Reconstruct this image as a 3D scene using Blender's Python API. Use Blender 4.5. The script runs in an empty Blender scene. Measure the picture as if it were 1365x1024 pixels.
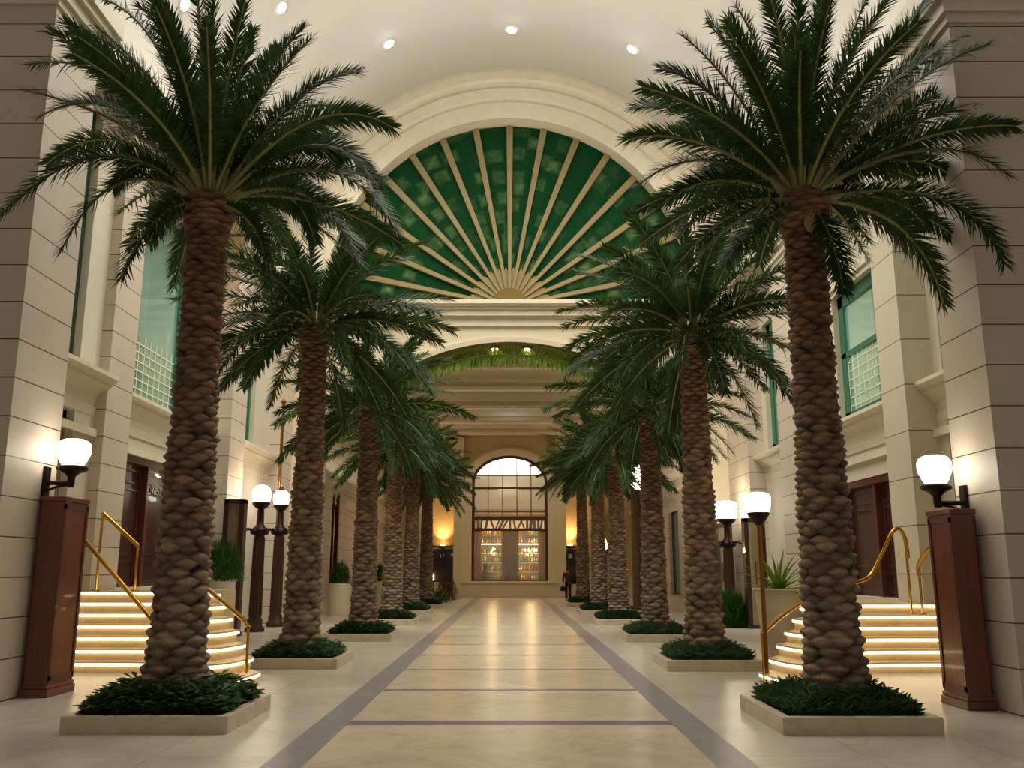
import bpy, math, random
from math import sin, cos, pi, sqrt
from mathutils import Vector, Matrix
R = random.Random(7)
SC = bpy.context.scene
COL = SC.collection
# ------------------------------------------------------------------ camera model
F, UC, VC, H, VH = 1200.0, 679.5, 512.0, 1.6, 760.0
TH = math.atan((VH-VC)/F); CT, ST = cos(TH), sin(TH)
def dep(Y, Z): return Y*CT+(Z-H)*ST
def zof(v, Y):
    a = (VH-v)*CT/F
    return H + a*Y*CT/(1-a*ST)
def xof(u, Y, Z=1.6): return (u-UC)*dep(Y, Z)/F
def gnd(u, v):
    k = (v-VC)/F
    Y = H*(CT+ST*k)/(CT*k-ST)
    return xof(u, Y, 0), Y
# ------------------------------------------------------------------ helpers
def tag(o, label=None, cat=None, group=None, kind=None):
    if label: o['label'] = label
    if cat: o['category'] = cat
    if group: o['group'] = group
    if kind: o['kind'] = kind
    return o
def thing(name, label, cat, loc=(0,0,0), rz=0, group=None):
    o = bpy.data.objects.new(name, None); COL.objects.link(o)
    o.empty_display_size = .2
    o.location = loc; o.rotation_euler = (0,0,rz)
    return tag(o, label, cat, group)
def sm(prof,k=5):
    out=[]
    for i in range(len(prof)-1):
        p0=prof[max(0,i-1)];p1=prof[i];p2=prof[i+1];p3=prof[min(len(prof)-1,i+2)]
        for j in range(k):
            t=j/k; out.append(tuple(max(.005,.5*((2*p1[c])+(p2[c]-p0[c])*t+(2*p0[c]-5*p1[c]+4*p2[c]-p3[c])*t*t+(3*p1[c]-p0[c]-3*p2[c]+p3[c])*t**3)) if c==0 else .5*((2*p1[c])+(p2[c]-p0[c])*t+(2*p0[c]-5*p1[c]+4*p2[c]-p3[c])*t*t+(3*p1[c]-p0[c]-3*p2[c]+p3[c])*t**3) for c in (0,1)))
    return out+[prof[-1]]
class MB:
    def __init__(s): s.v=[]; s.f=[]; s.m=[]; s.sm=[]
    def add(s, vs, fs, mi=0, smooth=False):
        n=len(s.v); s.v.extend([tuple(p) for p in vs])
        for f in fs: s.f.append([n+i for i in f]); s.m.append(mi); s.sm.append(smooth)
        return s
    def box(s, x0,x1,y0,y1,z0,z1, mi=0):
        if x0>x1: x0,x1=x1,x0
        if y0>y1: y0,y1=y1,y0
        if z0>z1: z0,z1=z1,z0
        return s.add([(x0,y0,z0),(x1,y0,z0),(x1,y1,z0),(x0,y1,z0),(x0,y0,z1),(x1,y0,z1),(x1,y1,z1),(x0,y1,z1)],
          [(0,3,2,1),(4,5,6,7),(0,1,5,4),(1,2,6,5),(2,3,7,6),(3,0,4,7)],mi)
    def lathe(s, prof, n=24, c=(0,0,0), mi=0, smooth=True, sx=1, sy=1):
        vs=[]; fs=[]
        for (r,z) in prof:
            for i in range(n):
                a=2*pi*i/n; vs.append((c[0]+r*sx*cos(a), c[1]+r*sy*sin(a), c[2]+z))
        for j in range(len(prof)-1):
            for i in range(n):
                i2=(i+1)%n; fs.append((j*n+i,j*n+i2,(j+1)*n+i2,(j+1)*n+i))
        s.add(vs,fs,mi,smooth)
        s.add([vs[i] for i in range(n)][::-1],[tuple(range(n))],mi); 
        s.add(vs[-n:],[tuple(range(n))],mi); return s
    def tube(s, pts, r, n=10, mi=0, cap=True):
        pts=[Vector(p) for p in pts]; m=len(pts); rs = r if isinstance(r,(list,tuple)) else [r]*m
        vs=[]; fs=[]; up=None
        for i,p in enumerate(pts):
            t=(pts[min(i+1,m-1)]-pts[max(i-1,0)]).normalized()
            if up is None: up = Vector((0,0,1)) if abs(t.z)<.9 else Vector((0,1,0))
            a=t.cross(up).normalized(); b=a.cross(t).normalized(); up=b
            for k in range(n):
                q=2*pi*k/n; vs.append(p+a*cos(q)*rs[i]+b*sin(q)*rs[i])
        for j in range(m-1):
            for k in range(n): fs.append((j*n+k,j*n+(k+1)%n,(j+1)*n+(k+1)%n,(j+1)*n+k))
        s.add(vs,fs,mi,True)
        if cap: s.add(vs[:n],[tuple(range(n))[::-1]],mi); s.add(vs[-n:],[tuple(range(n))],mi)
        return s
    def prism(s, poly, z0, z1, mi=0):   # poly in xy
        n=len(poly)
        vs=[(x,y,z0) for x,y in poly]+[(x,y,z1) for x,y in poly]
        s.add(vs,[tuple(range(n))[::-1], tuple(range(n,2*n))]+[(i,(i+1)%n,n+(i+1)%n,n+i) for i in range(n)],mi); return s
    def mesh(s, name, mats):
        me=bpy.data.meshes.new(name); me.from_pydata(s.v,[],s.f)
        for m in (mats if isinstance(mats,(list,tuple)) else [mats]): me.materials.append(m)
        me.polygons.foreach_set('material_index', s.m); me.polygons.foreach_set('use_smooth', s.sm)
        me.update(); return me
    def build(s, name, mats, parent=None, loc=None, bevel=0):
        o=bpy.data.objects.new(name, s.mesh(name,mats)); COL.objects.link(o)
        if parent: o.parent=parent
        if loc: o.location=loc
        if bevel:
            b=o.modifiers.new('bevel','BEVEL'); b.width=bevel; b.segments=2; b.limit_method='ANGLE'
        return o
def inst(me, name, parent=None, loc=None, rz=0):
    o=bpy.data.objects.new(name, me); COL.objects.link(o); o.parent=parent
    if loc: o.location=loc
    o.rotation_euler=(0,0,rz); return o
def copy_tree(o, parent=None):
    c=o.copy(); COL.objects.link(c); c.parent=parent
    for ch in list(o.children): copy_tree(ch,c)
    return c
# ------------------------------------------------------------------ materials
def S(hexs, k=1.0):
    c=[int(hexs[i:i+2],16)/255 for i in (0,2,4)]
    return tuple([ (x/12.92 if x<=.04045 else ((x+.055)/1.055)**2.4)*k for x in c]+[1])
def mat(name, col, rough=.6, metal=0, emit=None, es=0, spec=None, coat=0, var=0, vscale=3, bump=0, bscale=30, trans=0, alpha=1):
    m=bpy.data.materials.new(name); m.use_nodes=True; nt=m.node_tree; b=nt.nodes['Principled BSDF']
    b.inputs['Base Color'].default_value=col; b.inputs['Roughness'].default_value=rough; b.inputs['Metallic'].default_value=metal
    if spec is not None: b.inputs['Specular IOR Level'].default_value=spec
    if coat: b.inputs['Coat Weight'].default_value=coat; b.inputs['Coat Roughness'].default_value=.1
    if emit: b.inputs['Emission Color'].default_value=emit; b.inputs['Emission Strength'].default_value=es
    if trans: b.inputs['Transmission Weight'].default_value=trans
    if alpha<1: b.inputs['Alpha'].default_value=alpha
    tc=nt.nodes.new('ShaderNodeTexCoord')
    if var:
        n=nt.nodes.new('ShaderNodeTexNoise'); n.inputs['Scale'].default_value=vscale; n.inputs['Detail'].default_value=5
        nt.links.new(tc.outputs['Object'],n.inputs['Vector'])
        r=nt.nodes.new('ShaderNodeMapRange'); r.inputs[1].default_value=.3; r.inputs[2].default_value=.7; r.inputs[3].default_value=1-var; r.inputs[4].default_value=1+var
        nt.links.new(n.outputs['Fac'],r.inputs[0])
        mx=nt.nodes.new('ShaderNodeVectorMath'); mx.operation='SCALE'; mx.inputs[0].default_value=col[:3]
        nt.links.new(r.outputs[0],mx.inputs['Scale']); nt.links.new(mx.outputs[0],b.inputs['Base Color'])
    if bump:
        n=nt.nodes.new('ShaderNodeTexNoise'); n.inputs['Scale'].default_value=bscale; n.inputs['Detail'].default_value=4
        nt.links.new(tc.outputs['Object'],n.inputs['Vector'])
        bp=nt.nodes.new('ShaderNodeBump'); bp.inputs['Strength'].default_value=bump; bp.inputs['Distance'].default_value=.02
        nt.links.new(n.outputs['Fac'],bp.inputs['Height']); nt.links.new(bp.outputs[0],b.inputs['Normal'])
    return m
def N(nt,t,**k):
    n=nt.nodes.new('ShaderNode'+t)
    for a,b in k.items(): setattr(n,a,b)
    return n
def math_(nt,op,a,b=None,c=None):
    n=N(nt,'Math',operation=op)
    for i,x in enumerate((a,b,c)):
        if x is None: continue
        if isinstance(x,(int,float)): n.inputs[i].default_value=x
        else: nt.links.new(x,n.inputs[i])
    return n.outputs[0]
def stone(name, col, pitch, off=0.0, jw=.016, joint=S('5a4034'), rough=.5, blocks=0):
    m=bpy.data.materials.new(name); m.use_nodes=True; nt=m.node_tree; b=nt.nodes['Principled BSDF']
    g=N(nt,'NewGeometry'); sp=N(nt,'SeparateXYZ'); nt.links.new(g.outputs['Position'],sp.inputs[0])
    z=math_(nt,'ADD',sp.outputs[2],off); fr=math_(nt,'FRACT',math_(nt,'DIVIDE',z,pitch))
    j=math_(nt,'LESS_THAN',fr,jw/pitch)
    # only on vertical faces
    sn=N(nt,'SeparateXYZ'); nt.links.new(g.outputs['Normal'],sn.inputs[0])
    j=math_(nt,'MULTIPLY',j,math_(nt,'LESS_THAN',math_(nt,'ABSOLUTE',sn.outputs[2]),.4))
    n=N(nt,'TexNoise'); n.inputs['Scale'].default_value=1.2; n.inputs['Detail'].default_value=6; nt.links.new(g.outputs['Position'],n.inputs['Vector'])
    n2=N(nt,'TexWhiteNoise',noise_dimensions='1D'); nt.links.new(math_(nt,'FLOOR',math_(nt,'DIVIDE',z,pitch)),n2.inputs['W'])
    k=math_(nt,'ADD',math_(nt,'MULTIPLY_ADD',n.outputs['Fac'],.16,.9),math_(nt,'MULTIPLY_ADD',n2.outputs['Value'],.06,-.03))
    sc=N(nt,'VectorMath',operation='SCALE'); sc.inputs[0].default_value=col[:3]; nt.links.new(k,sc.inputs['Scale'])
    mx=N(nt,'Mix',data_type='RGBA'); nt.links.new(j,mx.inputs['Factor']); nt.links.new(sc.outputs[0],mx.inputs['A']); mx.inputs['B'].default_value=joint
    nt.links.new(mx.outputs['Result'],b.inputs['Base Color']); b.inputs['Roughness'].default_value=rough
    bp=N(nt,'Bump'); bp.inputs['Distance'].default_value=.01; bp.inputs['Strength'].default_value=.6; bp.invert=True
    nt.links.new(j,bp.inputs['Height']); nt.links.new(bp.outputs[0],b.inputs['Normal'])
    return m
def marble(name, base, vein, scale=.6, tile=None, rough=.12, tvar=.05, diag=False, vamt=.5, joint=None):
    m=bpy.data.materials.new(name); m.use_nodes=True; nt=m.node_tree; b=nt.nodes['Principled BSDF']
    g=N(nt,'NewGeometry')
    vec=g.outputs['Position']
    n=N(nt,'TexNoise'); n.inputs['Scale'].default_value=scale*2; n.inputs['Detail'].default_value=8; n.inputs['Distortion'].default_value=1.2; nt.links.new(vec,n.inputs['Vector'])
    v=math_(nt,'SUBTRACT',1,math_(nt,'MULTIPLY',math_(nt,'ABSOLUTE',math_(nt,'SUBTRACT',n.outputs['Fac'],.5)),26))
    v=math_(nt,'MAXIMUM',v,0); v=math_(nt,'MULTIPLY',v,vamt)
    n2=N(nt,'TexNoise'); n2.inputs['Scale'].default_value=scale*5; n2.inputs['Detail'].default_value=6; nt.links.new(vec,n2.inputs['Vector'])
    k=math_(nt,'MULTIPLY_ADD',n2.outputs['Fac'],.3,.85)
    if tile:
        mp=N(nt,'Mapping'); nt.links.new(vec,mp.inputs[0])
        if diag: mp.inputs['Rotation'].default_value=(0,0,pi/4)
        mp.inputs['Scale'].default_value=(1/tile,1/tile,1)
        mp.inputs['Location'].default_value=(.5,.3,0)
        sp=N(nt,'SeparateXYZ'); nt.links.new(mp.outputs[0],sp.inputs[0])
        fx=math_(nt,'FLOOR',sp.outputs[0]); fy=math_(nt,'FLOOR',sp.outputs[1])
        cb=N(nt,'CombineXYZ'); nt.links.new(fx,cb.inputs[0]); nt.links.new(fy,cb.inputs[1])
        w=N(nt,'TexWhiteNoise',noise_dimensions='2D'); nt.links.new(cb.outputs[0],w.inputs['Vector'])
        k=math_(nt,'ADD',k,math_(nt,'MULTIPLY_ADD',w.outputs['Value'],tvar*2,-tvar))
        jx=math_(nt,'LESS_THAN',math_(nt,'FRACT',sp.outputs[0]),.005/tile); jy=math_(nt,'LESS_THAN',math_(nt,'FRACT',sp.outputs[1]),.005/tile)
        jj=math_(nt,'MAXIMUM',jx,jy)
        k=math_(nt,'MULTIPLY',k,math_(nt,'SUBTRACT',1,math_(nt,'MULTIPLY',jj,.6)))
    sc=N(nt,'VectorMath',operation='SCALE'); sc.inputs[0].default_value=base[:3]; nt.links.new(k,sc.inputs['Scale'])
    mx=N(nt,'Mix',data_type='RGBA'); nt.links.new(v,mx.inputs['Factor']); nt.links.new(sc.outputs[0],mx.inputs['A']); mx.inputs['B'].default_value=vein
    nt.links.new(mx.outputs['Result'],b.inputs['Base Color'])
    b.inputs['Roughness'].default_value=rough; b.inputs['Specular IOR Level'].default_value=.35
    return m
def leafmat(name, c1, c2, rough=.38, vs=4):
    m=bpy.data.materials.new(name); m.use_nodes=True; nt=m.node_tree; b=nt.nodes['Principled BSDF']
    oi=N(nt,'ObjectInfo'); tc=N(nt,'TexCoord')
    n=N(nt,'TexNoise'); n.inputs['Scale'].default_value=vs; nt.links.new(tc.outputs['Object'],n.inputs['Vector'])
    f=math_(nt,'ADD',math_(nt,'MULTIPLY',oi.outputs['Random'],.5),math_(nt,'MULTIPLY_ADD',n.outputs['Fac'],1.6,-.55))
    mx=N(nt,'Mix',data_type='RGBA',clamp_factor=True); nt.links.new(f,mx.inputs['Factor']); mx.inputs['A'].default_value=c1; mx.inputs['B'].default_value=c2
    nt.links.new(mx.outputs['Result'],b.inputs['Base Color']); b.inputs['Roughness'].default_value=rough
    b.inputs['Specular IOR Level'].default_value=.08
    tr=N(nt,'BsdfTranslucent'); nt.links.new(mx.outputs['Result'],tr.inputs[0])
    ms=N(nt,'MixShader'); ms.inputs[0].default_value=.25
    out=nt.nodes['Material Output']; nt.links.new(b.outputs[0],ms.inputs[1]); nt.links.new(tr.outputs[0],ms.inputs[2]); nt.links.new(ms.outputs[0],out.inputs[0])
    return m
def trunkmat():
    m=bpy.data.materials.new('palm_bark'); m.use_nodes=True; nt=m.node_tree; b=nt.nodes['Principled BSDF']
    tc=N(nt,'TexCoord'); sp=N(nt,'SeparateXYZ'); nt.links.new(tc.outputs['Object'],sp.inputs[0])
    r=N(nt,'MapRange'); r.inputs[1].default_value=1.2; r.inputs[2].default_value=4.3; nt.links.new(sp.outputs[2],r.inputs[0])
    mx=N(nt,'Mix',data_type='RGBA'); nt.links.new(r.outputs[0],mx.inputs['Factor']); mx.inputs['A'].default_value=S('978069'); mx.inputs['B'].default_value=S('8a603e')
    at=N(nt,'Attribute',attribute_name='scale_tone_shade')
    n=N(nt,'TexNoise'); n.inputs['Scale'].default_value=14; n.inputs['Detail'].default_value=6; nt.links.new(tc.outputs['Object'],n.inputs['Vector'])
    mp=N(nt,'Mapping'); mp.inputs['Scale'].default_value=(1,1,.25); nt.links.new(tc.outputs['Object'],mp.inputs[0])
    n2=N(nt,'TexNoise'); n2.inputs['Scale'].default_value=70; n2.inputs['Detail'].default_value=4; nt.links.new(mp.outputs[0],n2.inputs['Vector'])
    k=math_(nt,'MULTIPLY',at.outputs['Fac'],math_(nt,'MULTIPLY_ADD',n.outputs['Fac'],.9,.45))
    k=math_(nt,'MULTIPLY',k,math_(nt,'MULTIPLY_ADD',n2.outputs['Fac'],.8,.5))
    sc=N(nt,'VectorMath',operation='SCALE'); nt.links.new(mx.outputs['Result'],sc.inputs[0]); nt.links.new(k,sc.inputs['Scale'])
    nt.links.new(sc.outputs[0],b.inputs['Base Color']); b.inputs['Roughness'].default_value=.75
    bp=N(nt,'Bump'); bp.inputs['Distance'].default_value=.012; bp.inputs['Strength'].default_value=.8; nt.links.new(n2.outputs['Fac'],bp.inputs['Height']); nt.links.new(bp.outputs[0],b.inputs['Normal'])
    return m
def wood(name, c, rough=.3, sc_=(1,1,.06), s=18):
    m=bpy.data.materials.new(name); m.use_nodes=True; nt=m.node_tree; b=nt.nodes['Principled BSDF']
    tc=N(nt,'TexCoord'); mp=N(nt,'Mapping'); mp.inputs['Scale'].default_value=sc_; nt.links.new(tc.outputs['Object'],mp.inputs[0])
    n=N(nt,'TexNoise'); n.inputs['Scale'].default_value=s; n.inputs['Detail'].default_value=6; nt.links.new(mp.outputs[0],n.inputs['Vector'])
    k=math_(nt,'MULTIPLY_ADD',n.outputs['Fac'],.9,.55)
    sc=N(nt,'VectorMath',operation='SCALE'); sc.inputs[0].default_value=c[:3]; nt.links.new(k,sc.inputs['Scale'])
    nt.links.new(sc.outputs[0],b.inputs['Base Color']); b.inputs['Roughness'].default_value=rough; b.inputs['Coat Weight'].default_value=.3
    return m
def fanmat():
    m=bpy.data.materials.new('green_mosaic_glass'); m.use_nodes=True; nt=m.node_tree; b=nt.nodes['Principled BSDF']
    g=N(nt,'NewGeometry'); sp=N(nt,'SeparateXYZ'); nt.links.new(g.outputs['Position'],sp.inputs[0])
    dz=math_(nt,'SUBTRACT',sp.outputs[2],10.64)
    rr=math_(nt,'SQRT',math_(nt,'ADD',math_(nt,'MULTIPLY',sp.outputs[0],sp.outputs[0]),math_(nt,'MULTIPLY',dz,dz)))
    an=math_(nt,'ARCTAN2',dz,sp.outputs[0])
    cb=N(nt,'CombineXYZ'); nt.links.new(math_(nt,'MULTIPLY',rr,1.5),cb.inputs[0]); nt.links.new(math_(nt,'MULTIPLY',an,7.5),cb.inputs[1])
    v=N(nt,'TexVoronoi'); v.distance='CHEBYCHEV'; v.inputs['Scale'].default_value=1.0; v.inputs['Randomness'].default_value=.75; nt.links.new(cb.outputs[0],v.inputs['Vector'])
    n=N(nt,'TexNoise'); n.inputs['Scale'].default_value=3.5; n.inputs['Detail'].default_value=5; nt.links.new(g.outputs['Position'],n.inputs['Vector'])
    f=math_(nt,'MULTIPLY',math_(nt,'SUBTRACT',.42,v.outputs['Distance']),math_(nt,'MULTIPLY_ADD',n.outputs['Fac'],5,-.9))
    mx=N(nt,'Mix',data_type='RGBA',clamp_factor=True); nt.links.new(f,mx.inputs['Factor']); mx.inputs['A'].default_value=S('0b3d1c'); mx.inputs['B'].default_value=S('6c8a5a')
    n3=N(nt,'TexNoise'); n3.inputs['Scale'].default_value=9; n3.inputs['Detail'].default_value=3; nt.links.new(g.outputs['Position'],n3.inputs['Vector'])
    sc=N(nt,'VectorMath',operation='SCALE'); nt.links.new(mx.outputs['Result'],sc.inputs[0]); nt.links.new(math_(nt,'MULTIPLY_ADD',n3.outputs['Fac'],1.1,.4),sc.inputs['Scale'])
    nt.links.new(sc.outputs[0],b.inputs['Base Color']); b.inputs['Roughness'].default_value=.75; b.inputs['Specular IOR Level'].default_value=.1
    return m
CREAM=S('d9c7ad')
M=dict(
 pier=stone('limestone_courses',S('cdbfae'),.5), pier2=stone('limestone_tall_courses',S('cfc5b0'),.86,.2),
 wallm=mat('cream_plaster',S('d0c8b6'),.65,var=.05,vscale=.8), vault=mat('ceiling_plaster',S('e0ddd6'),.8),
 trim=mat('cream_moulding',S('dbd0ba'),.5,var=.04), archw=mat('arch_plaster',S('dccfb2'),.6,var=.04,vscale=.6),
 tan=mat('tan_plaster',S('c2ab80'),.7,var=.05), tanc=mat('tan_ceiling',S('bfae8c'),.7), pil=mat('pale_pilaster',S('d2c5a2'),.6),
 fan=fanmat(), rib=mat('gold_rib',S('8b7b50'),.6,0,var=.1), hub=mat('bronze_hub',S('6e5a22'),.5,.3),
 fl=marble('beige_marble',S('c9bfaf'),S('96866f'),.35,1.25,.27,.05,vamt=.16), flc=marble('cream_marble',S('d0c2a8'),S('9a835f'),.4,1.25,.25,.06,diag=True,vamt=.2),
 grey=marble('grey_marble',S('8e8a88'),S('bdb8b2'),1.3,None,.33,vamt=.22), 
 line=marble('dark_grey_marble',S('77716f'),S('a09a94'),1.3,None,.35,vamt=.2), curb=marble('curb_travertine',S('cfc0a8'),S('a58f72'),.9,None,.35,vamt=.3), soil=mat('soil',S('2a1f16'),.95,bump=.6),
 step=marble('step_marble',S('e0cba4'),S('b79a6c'),.8,None,.28,vamt=.25),
 strip=mat('led_strip',S('fff0c8'),.5,emit=(1,.80,.50,1),es=3),
 brass=mat('polished_brass',S('c9963c'),.22,1), brassd=mat('aged_brass',S('8c5d28'),.35,.9),
 iron=mat('bronze_iron',S('2a1a14'),.4,.7), dbrown=mat('fluted_brown_metal',S('4a3022'),.35,.5), chrome=mat('chrome',S('c8c8c8'),.15,1),
 globe=mat('opal_glass_lit',S('ffffff'),.3,emit=(1,.9,.76,1),es=9),
 warm=mat('warm_bulb',S('ffd890'),.3,emit=(1,.62,.22,1),es=30), down=mat('downlight_lamp',S('ffffff'),.3,emit=(.9,.93,1,1),es=30),
 cove=mat('cove_tube',S('ffffff'),.3,emit=(1,.97,.92,1),es=2.2), sign=mat('candle_flame',S('ffe0a0'),.4,emit=(1,.7,.35,1),es=3), lumi=mat('luminous_panel',S('ffffff'),.3,emit=(1,.97,.9,1),es=1.3),
 mahog=wood('mahogany',S('6a3320'),.28), mahogd=wood('dark_mahogany',S('4e2012'),.3), doorf=wood('door_frame_wood',S('54261a'),.35), doorl=wood('door_leaf_wood',S('3c180e'),.35), darkw=wood('dark_door_wood',S('351a10'),.35),
 bark=trunkmat(), bark2=mat('rough_brown_column',S('5e4530'),.8,var=.4,vscale=12,bump=1,bscale=25), leaf=leafmat('palm_leaflets',S('263f1e'),S('4c6638'),.5), rach=mat('palm_rachis',S('8c8a4c'),.45,var=.2,vscale=6), nut=mat('pale_boot',S('8c7a3c'),.6),
 gc=leafmat('ground_cover_leaf',S('24421f'),S('648459'),.35,6), gc2=leafmat('shrub_leaf',S('1f4718'),S('4f7a2e'),.45,5), agave=leafmat('spiky_leaf',S('3f6a1a'),S('8aa03a'),.4,3),
 redleaf=leafmat('croton_leaf',S('4a3318'),S('7a5a28'),.5,5),
 white=mat('white_glaze',S('ece6dc'),.35), potc=mat('cream_pot',S('dccfae'),.5,var=.04),
 gframe=mat('green_frame',S('2f6a50'),.4), gdark=mat('dark_green_frame',S('1d3a2a'),.4),
 glass=mat('window_glass',S('86b5a4'),.05,trans=.0,alpha=.42,spec=.8), curtain=mat('sheer_curtain',S('dfe8de'),.8), lead=mat('leaded_glass',S('bcd4c6'),.15,alpha=.5),
 room=mat('lit_room_wall',S('dcdcc4'),.7), mauve=mat('mauve_frame',S('8a7268'),.5),
 brownf=mat('brown_window_frame',S('4a2a18'),.4), clear=mat('clear_pane',S('ffffff'),.03,alpha=.1,spec=.6),
 mirror=mat('mirror_panel',S('c9c2a4'),.12,.85), black=mat('black_panel',S('0c0a0a'),.4), shelf=mat('glass_shelf',S('d8dccf'),.2,.3),
 amber=mat('amber_bottle',S('9a5a1c'),.15,coat=.5), gold=mat('gold_bottle',S('d8b25a'),.15,.6), silver=mat('silver_bottle',S('d8d8d0'),.1,.9), teal=mat('teal_bottle',S('4a8a86'),.15),
 shopw=mat('shop_wall',S('6a4522'),.6,var=.2,vscale=2), paper=mat('cream_card',S('e8e0cc'),.7),
 skin=mat('skin',S('b98a6c'),.6), hair=mat('dark_hair',S('15100c'),.7), jacket=mat('rust_brown_jacket',S('4a2418'),.8), blackc=mat('black_cloth',S('0d0c0e'),.85), shoe=mat('pale_shoe',S('b8a890'),.6),
 pave=mat('outer_board',S('d8d2c4'),.6), fringe=leafmat('garland_leaf',S('3a6a1c'),S('90a83c'),.4,2), leafpaint=leafmat('green_soffit_mosaic',S('3d6a1c'),S('b0b848'),.4,2.5),
)
# ------------------------------------------------------------------ floor
fm=MB()
xs=[(-13,-2.07,0),(-2.07,-1.72,2),(-1.72,1.72,1),(1.72,2.07,2),(2.07,13,0)]
ys=[]; y=-4.0
lines=[(7.45,7.72),(10.0,10.30)]+[(Y-.07,Y+.07) for Y in [12.84+2.55*i for i in range(9)]]
for a,b in lines: ys.append((y,a,0)); ys.append((a,b,1)); y=b
ys.append((y,62,0))
for (a,b,k) in xs:
    for (c,d,l) in ys:
        mi = 3 if (k==1 and l) else k
        fm.add([(a,c,0),(b,c,0),(b,d,0),(a,d,0)],[(0,1,2,3)],mi)
fl=fm.build('floor',[M['fl'],M['flc'],M['grey'],M['line']]); tag(fl,kind='structure')
def struct(mb,name,mats,parent=None,bevel=0):
    o=mb.build(name,mats,parent,bevel=bevel); 
    if not parent: tag(o,kind='structure')
    return o
# ------------------------------------------------------------------ side walls
SP=10.64
# (y0,y1,plane,kind)
LW=[(-4,11.2,8.2,'w'),(11.2,12.5,6.3,'p'),(12.5,16.35,7.65,'w'),(16.35,17.45,7.45,'p'),(17.45,23.3,8.0,'w'),(23.3,24.6,7.3,'p'),(24.6,28.4,7.65,'w'),(28.4,30.0,7.3,'p'),(31.2,36.8,7.3,'p'),(36.8,40.4,7.3,'p'),(40.4,54.4,7.5,'p')]
RW=[(-4,10.5,8.2,'w'),(10.5,11.55,5.7,'p'),(11.55,16.3,7.85,'w'),(16.3,17.35,7.3,'q'),(17.35,22.5,8.0,'w'),(22.5,24.2,7.3,'p'),(24.2,27.4,7.8,'w'),(27.4,30.0,7.3,'p'),(31.2,54.4,7.4,'p')]
# openings: (y0,y1,z0,z1) by side
LO=[(13.2,15.6,5.1,10.2),(13.3,15.6,1.5,4.35),(18.0,21.5,5.1,9.8),(17.9,22.3,1.24,4.0),(25.0,26.6,5.1,9.2),(37.2,39.0,0,5.0)]
RO=[(13.0,15.95,5.0,10.0),(14.0,15.95,1.0,4.3),(18.2,21.5,5.0,8.2),(18.0,22.0,1.02,3.62),(24.8,26.95,5.0,9.0),(36.0,37.4,0,4.9),(40.0,42.4,.5,4.6)]
def side(sg, segs, ops, name):
    mb=MB(); B=10.6
    for (y0,y1,X,k) in segs:
        mi={'w':1,'p':0,'q':2}[k]
        top = SP+.2 if y1<=30 else 10.4
        if k!='w' and X<7: top=12.5
        o=[q for q in ops if q[0]>=y0 and q[1]<=y1]
        if not o:
            mb.box(sg*X,sg*B,y0,y1,0,top,mi); continue
        # split along y cuts
        cuts=sorted(set([y0,y1]+[q[0] for q in o]+[q[1] for q in o]))
        for a,b in zip(cuts[:-1],cuts[1:]):
            mid=(a+b)/2; hs=sorted([(q[2],q[3]) for q in o if q[0]<mid<q[1]])
            z=0
            for (h0,h1) in hs:
                if h0>z+1e-6: mb.box(sg*X,sg*(X+.45),a,b,z,h0,mi)
                z=h1
            mb.box(sg*X,sg*(X+.45),a,b,z,top,mi)
        mb.box(sg*(B-.1),sg*B,y0,y1,0,top,3)
        mb.box(sg*(X+.45),sg*B,y0,y0+.03,0,top,3); mb.box(sg*(X+.45),sg*B,y1-.03,y1,0,top,3)
        mb.box(sg*(X+.45),sg*B,y0,y1,4.62,4.7,3)
    o=struct(mb,name,[M['pier'],M['wallm'],M['pier2'],M['room']])
    return o
side(-1,LW,LO,'wall_left'); side(1,RW,RO,'wall_right')
# cornices: profile (outward dist, z) swept along y between piers
def cornice(sg, y0,y1,X,zt,h=.75,out=.42,name='trim_1'):
    prof=[(0,-h),(.06,-h),(.08,-h*.8),(.04,-h*.75),(.10,-h*.5),(.2,-h*.36),(out*.72,-h*.27),(out*.75,-h*.2),(out*.9,-h*.17),(out,-h*.1),(out,0),(0,0)]
    mb=MB(); n=len(prof)
    vs=[(sg*(X-p[0]),yy,zt+p[1]) for yy in (y0,y1) for p in prof]
    mb.add(vs,[(i,(i+1)%n,n+(i+1)%n,n+i) for i in range(n)]+[tuple(range(n))[::-1],tuple(range(n,2*n))])
    return struct(mb,name,M['trim'])
ti=[0]
def tn(): ti[0]+=1; return 'trim_%d'%ti[0]
for (a,b,X) in [(12.5,16.4,7.7),(17.45,23.3,8.02),(24.6,28.4,7.7)]: cornice(-1,a,b,X,5.12,name=tn())
for (a,b,X) in [(12.7,16.3,7.9),(17.35,22.5,8.02),(24.2,27.4,7.85)]: cornice(1,a,b,X,5.0,name=tn())
cornice(-1,31.2,54.3,7.5,5.1,.8,.4,name=tn()); cornice(1,31.2,54.3,7.5,5.0,.8,.4,name=tn())
# second moulding below (frieze line)
for sg,(a,b,X) in [(-1,(12.5,16.35,7.66)),(-1,(17.45,23.3,8.0)),(1,(11.55,16.3,7.85)),(1,(17.35,22.5,8.0))]:
    mb=MB(); mb.box(sg*X,sg*(X-.1),a,b,3.98,4.12); mb.box(sg*X,sg*(X-.06),a,b,9.9 if sg<0 else 8.35,10.1 if sg<0 else 8.55); struct(mb,tn(),M['trim'])
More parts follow.
